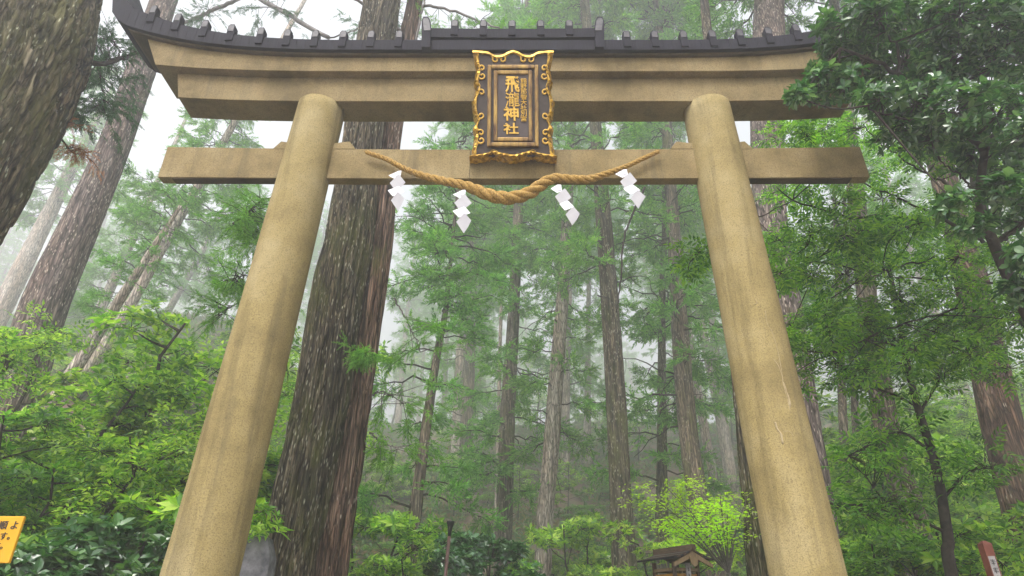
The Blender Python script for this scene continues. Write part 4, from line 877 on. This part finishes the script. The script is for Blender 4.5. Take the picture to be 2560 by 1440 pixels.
# ------------------------------------------------------------------ lime maple by the lantern
def maple():
    rng = np.random.default_rng(51); base = at(1822, 1500, 11.0); base[2] = float(hgt(base[0], 11)); root = thing('maple_sapling', 'lime green young maple spreading behind the wooden lantern', 'maple', base)
    tw = MB(); lf = MB(); f0 = at(1822, 1432, 11); MB().tube(interp([base, (base+f0)/2+[.05, 0, 0], f0], 10)-base, np.linspace(.05, .035, 10), 8).build('trunk', M['twig_grey'], root, True)
    star = []
    for a in (-70, -36, 0, 36, 70): star.append((math.sin(math.radians(a)), math.cos(math.radians(a)), -.1))
    mbs = MB(); mbs.scatter(leaf_far(1, .17), np.zeros((5, 3)), frames(star), np.array([.6, .85, 1, .85, .6])); tpl = (np.concatenate(mbs.v), np.zeros((0, 4), int), np.concatenate(mbs.t))
    ends = [(1610, 1215), (1640, 1250), (1680, 1225), (1700, 1270), (1740, 1205), (1760, 1250), (1800, 1235), (1820, 1280), (1850, 1290), (1790, 1310), (1730, 1310), (1660, 1300), (1620, 1290), (1870, 1240), (1600, 1250), (1840, 1330), (1770, 1350), (1690, 1340), (1860, 1370), (1710, 1195), (1650, 1200)]
    for (x, y) in ends:
        e = at(x, y, 11+rng.uniform(-.7, .5)); m = f0*.5+e*.5+np.array([0, 0, .12]); C = interp([f0, m, e], 12); tw.tube(C-base, np.linspace(.014, .005, 12), 5, False)
        for k in range(5):
            c = C[rng.integers(6, 12)]+rng.normal(0, .08, 3)*[1.6, 1.6, .6]; n = 26; P = c+rng.normal(0, 1, (n, 3))*[.16, .16, .045]; D = rng.normal(0, 1, (n, 3))*[1, 1, .25]; put(lf, [tpl], P, D, rng.uniform(.035, .06, n), rng, roll=.3)
            tw.tube([C[8]-base, c-base], [.005, .002], 3, False)
    tw.build('branches', M['twig_grey'], root); o = lf.build('crown', M['leaf_lime'], root); o.location = -base
maple()
# ------------------------------------------------------------------ wooden lantern, lamp post, sign, marker, stone
def lantern():
    Y = 9.0; top = at(1684, 1374, Y); cx, zt = top[0], top[2]; mpp = pxm(top); base = np.array([cx, Y, float(hgt(cx, Y))])
    root = thing('wooden_lantern', 'small roofed wooden lantern at the bottom edge in front of the lime maple', 'lantern', base, rz=math.radians(28)); g = zt-base[2]
    W_ = .32; R_ = .155
    for s in (-1, 1):
        # two slopes of boards
        prof = lambda u, o: (s*u*W_, g-.02-u*R_+.05*u*u+o)
        for i in range(6):
            u0, u1 = i/6, (i+1)/6+.03; a, b = prof(u0, 0), prof(u1, .004)
            v = [(a[0], -.36, a[1]), (b[0], -.36, b[1]), (b[0], .36, b[1]), (a[0], .36, a[1])]; lo = [(x, y, z-.022) for x, y, z in v]
            MB().loft([lo, v] if s > 0 else [lo, v]).build('roof_board', M['black'] if i % 2 else M['wood_old'], root)
        bb = MB(); poly = [(s*.0, g-.045), (s*W_*.98, g-.19), (s*W_*.98, g-.235), (0, g-.115)]; bb.prism(poly if s > 0 else poly[::-1], -.35, -.325).build('bargeboard', M['wood_light'], root)
    MB().box((-.035, -.38, g-.03), (.035, .38, g+.03)).build('ridge', M['wood_old'], root)
    MB().prism([(-.07, g-.12), (-.05, g-.2), (0, g-.235), (.05, g-.2), (.07, g-.12)], -.365, -.352).build('gable_pendant', M['wood_light'], root)
    MB().box((-.2, -.2, g-.78), (.2, .2, g-.75)).build('floor_board', M['wood_old'], root)
    for x in (-.19, .19):
        for y in (-.19, .19): MB().box((x-.02, y-.02, g-.76), (x+.02, y+.02, g-.16)).build('corner_post', M['wood_old'], root)
    MB().box((-.21, -.21, g-.27), (.21, .21, g-.235)).build('head_rail', M['wood_light'], root)
    for x, y, a, b in ((0, -.19, .17, .004), (0, .19, .17, .004), (-.19, 0, .004, .17), (.19, 0, .004, .17)):
        MB().box((x-a, y-b, g-.745), (x+a, y+b, g-.30)).build('paper_pane', M['amber'], root)
    for x in np.linspace(-.14, .14, 5): MB().box((x-.006, -.2, g-.30), (x+.006, -.194, g-.272)).build('lattice_bar', M['wood_light'], root)
    MB().box((-.035, -.236, g-.72), (.035, -.222, g-.18)).build('name_board', M['old_white'], root)
    ink = MB(); rng = np.random.default_rng(4)
    for k in range(6):
        z = g-.24-k*.07
        for j in range(3): ink.box((-.022+rng.uniform(0, .01), -.2385, z-j*.013), (.022-rng.uniform(0, .01), -.2365, z-j*.013+.005))
        ink.box((-.003, -.2395, z-.034), (.003, -.2368, z+.008))
    ink.build('brush_marks', M['ink'], root); MB().tube([(0, 0, -.1), (0, 0, g-.78)], .09, 14).build('post', M['wood_old'], root, True)
lantern()
def lamp():
    b = at(1113, 1442, 12.0); t = at(1127, 1303, 12.0); base = np.array([b[0]-.03, 12.0, float(hgt(b[0], 12))]); root = thing('garden_lamp', 'dark slim lamp post with a flared black head, standing left of the brown cedar', 'lamp', base)
    d = (t-b)/(t[2]-b[2]); foot = b+d*(base[2]-b[2]); MB().tube(np.array([foot, t-d*.25])-base, [.035, .03], 12).build('pole', M['brownmetal'], root, True)
    MB().tube(np.array([t-d*.27, t-d*.12, t-d*.03, t])-base, [.028, .04, .07, .072], 14).build('lamp_head', M['black'], root, True)
    MB().tube(np.array([foot, foot+[0, 0, .08]])-base, [.07, .06], 14).build('base_collar', M['brownmetal'], root, True)
lamp()
def text_part(body, root, loc, rot, size, mat, name='lettering', line=1.15, off=.0):
    c = bpy.data.curves.new(name, 'FONT'); c.body = body; c.size = size; c.extrude = .0015; c.space_line = line; c.offset = off; o = bpy.data.objects.new(name, c); COL.objects.link(o); c.materials.append(mat)
    dg = bpy.context.evaluated_depsgraph_get(); dg.update(); me = bpy.data.meshes.new_from_object(o.evaluated_get(dg)); bpy.data.objects.remove(o)
    o = link(name, me, root, loc); o.rotation_euler = rot; return o
def sign():
    Y = 4.0; tr = at(64, 1291, Y); brr = at(26, 1408, Y); mp = pxm(tr); h = tr[2]-brr[2]; base = np.array([tr[0]-.22, Y, float(hgt(tr[0]-.22, Y))])
    root = thing('notice_sign', 'yellow notice board with dark writing cut off by the left edge', 'sign', base); x1 = tr[0]-base[0]; z1 = tr[2]-base[2]
    bevel(MB().box((x1-.46, -.01, z1-h), (x1, .01, z1)).build('board', M['sign_y'], root), .004)
    MB().box((x1-.26, .011, -.1), (x1-.21, .05, z1+.0-.02)).build('post', M['wood_old'], root)
    text_part('参拝順 よ', root, (x1-.235, -.0115, z1-.07), (math.pi/2, 0, 0), .052, M['ink'], off=.0005)
    text_part('こがあります。', root, (x1-.335, -.0115, z1-.128), (math.pi/2, 0, 0), .046, M['ink'], off=.0005)
    text_part('いものです。', root, (x1-.300, -.0115, z1-.180), (math.pi/2, 0, 0), .044, M['ink'], off=.0005)
sign()
def marker():
    Y = 7.0; t = at(2458, 1352, Y); base = np.array([t[0]-.0, Y, float(hgt(t[0], Y))]); g = t[2]-base[2]; root = thing('marker_post', 'red-topped wooden marker post with a white inscribed face at the bottom right', 'marker post', base)
    MB().loft([[(-.045, -.045, -.2), (.045, -.045, -.2), (.045, .045, -.2), (-.045, .045, -.2)], [(-.045, -.045, g-.03), (.045, -.045, g-.03), (.045, .045, g-.03), (-.045, .045, g-.03)], [(-.012, -.012, g), (.012, -.012, g), (.012, .012, g), (-.012, .012, g)]]).build('post', M['redwood'], root)
    MB().box((-.036, -.049, g-1.1), (.030, -.0455, g-.15)).build('white_face', M['old_white'], root); ink = MB(); rng = np.random.default_rng(2)
    for k in range(12):
        z = g-.19-k*.075
        for j in range(3): ink.box((-.03+rng.uniform(0, .012), -.0512, z-j*.016), (.024-rng.uniform(0, .012), -.0495, z-j*.016+.006))
        ink.box((-.007, -.052, z-.045), (-.001, -.0497, z+.01))
    ink.build('inscription', M['ink'], root)
marker()
def stone():
    Y = 7.6; t = at(628, 1335, Y); base = np.array([t[0], Y, float(hgt(t[0], Y))]); g = t[2]-base[2]; root = thing('stone_monument', 'grey engraved stone slab half hidden behind the foot of the left pillar', 'stone monument', base)
    rings = []
    for z, w_, d_ in ((0, .32, .16), (g*.5, .31, .15), (g*.9, .29, .14), (g*.98, .22, .11), (g, .12, .06)):
        rings.append([(w_*c*(1.0), d_*s_, z) for c, s_ in ((-1, -.8), (-.85, -1), (.85, -1), (1, -.8), (1, .8), (.85, 1), (-.85, 1), (-1, .8))])
    MB().loft(rings).build('slab', M['stone'], root); MB().box((-.42, -.3, -.1), (.42, .3, .12)).build('plinth', M['stone'], root)
stone()
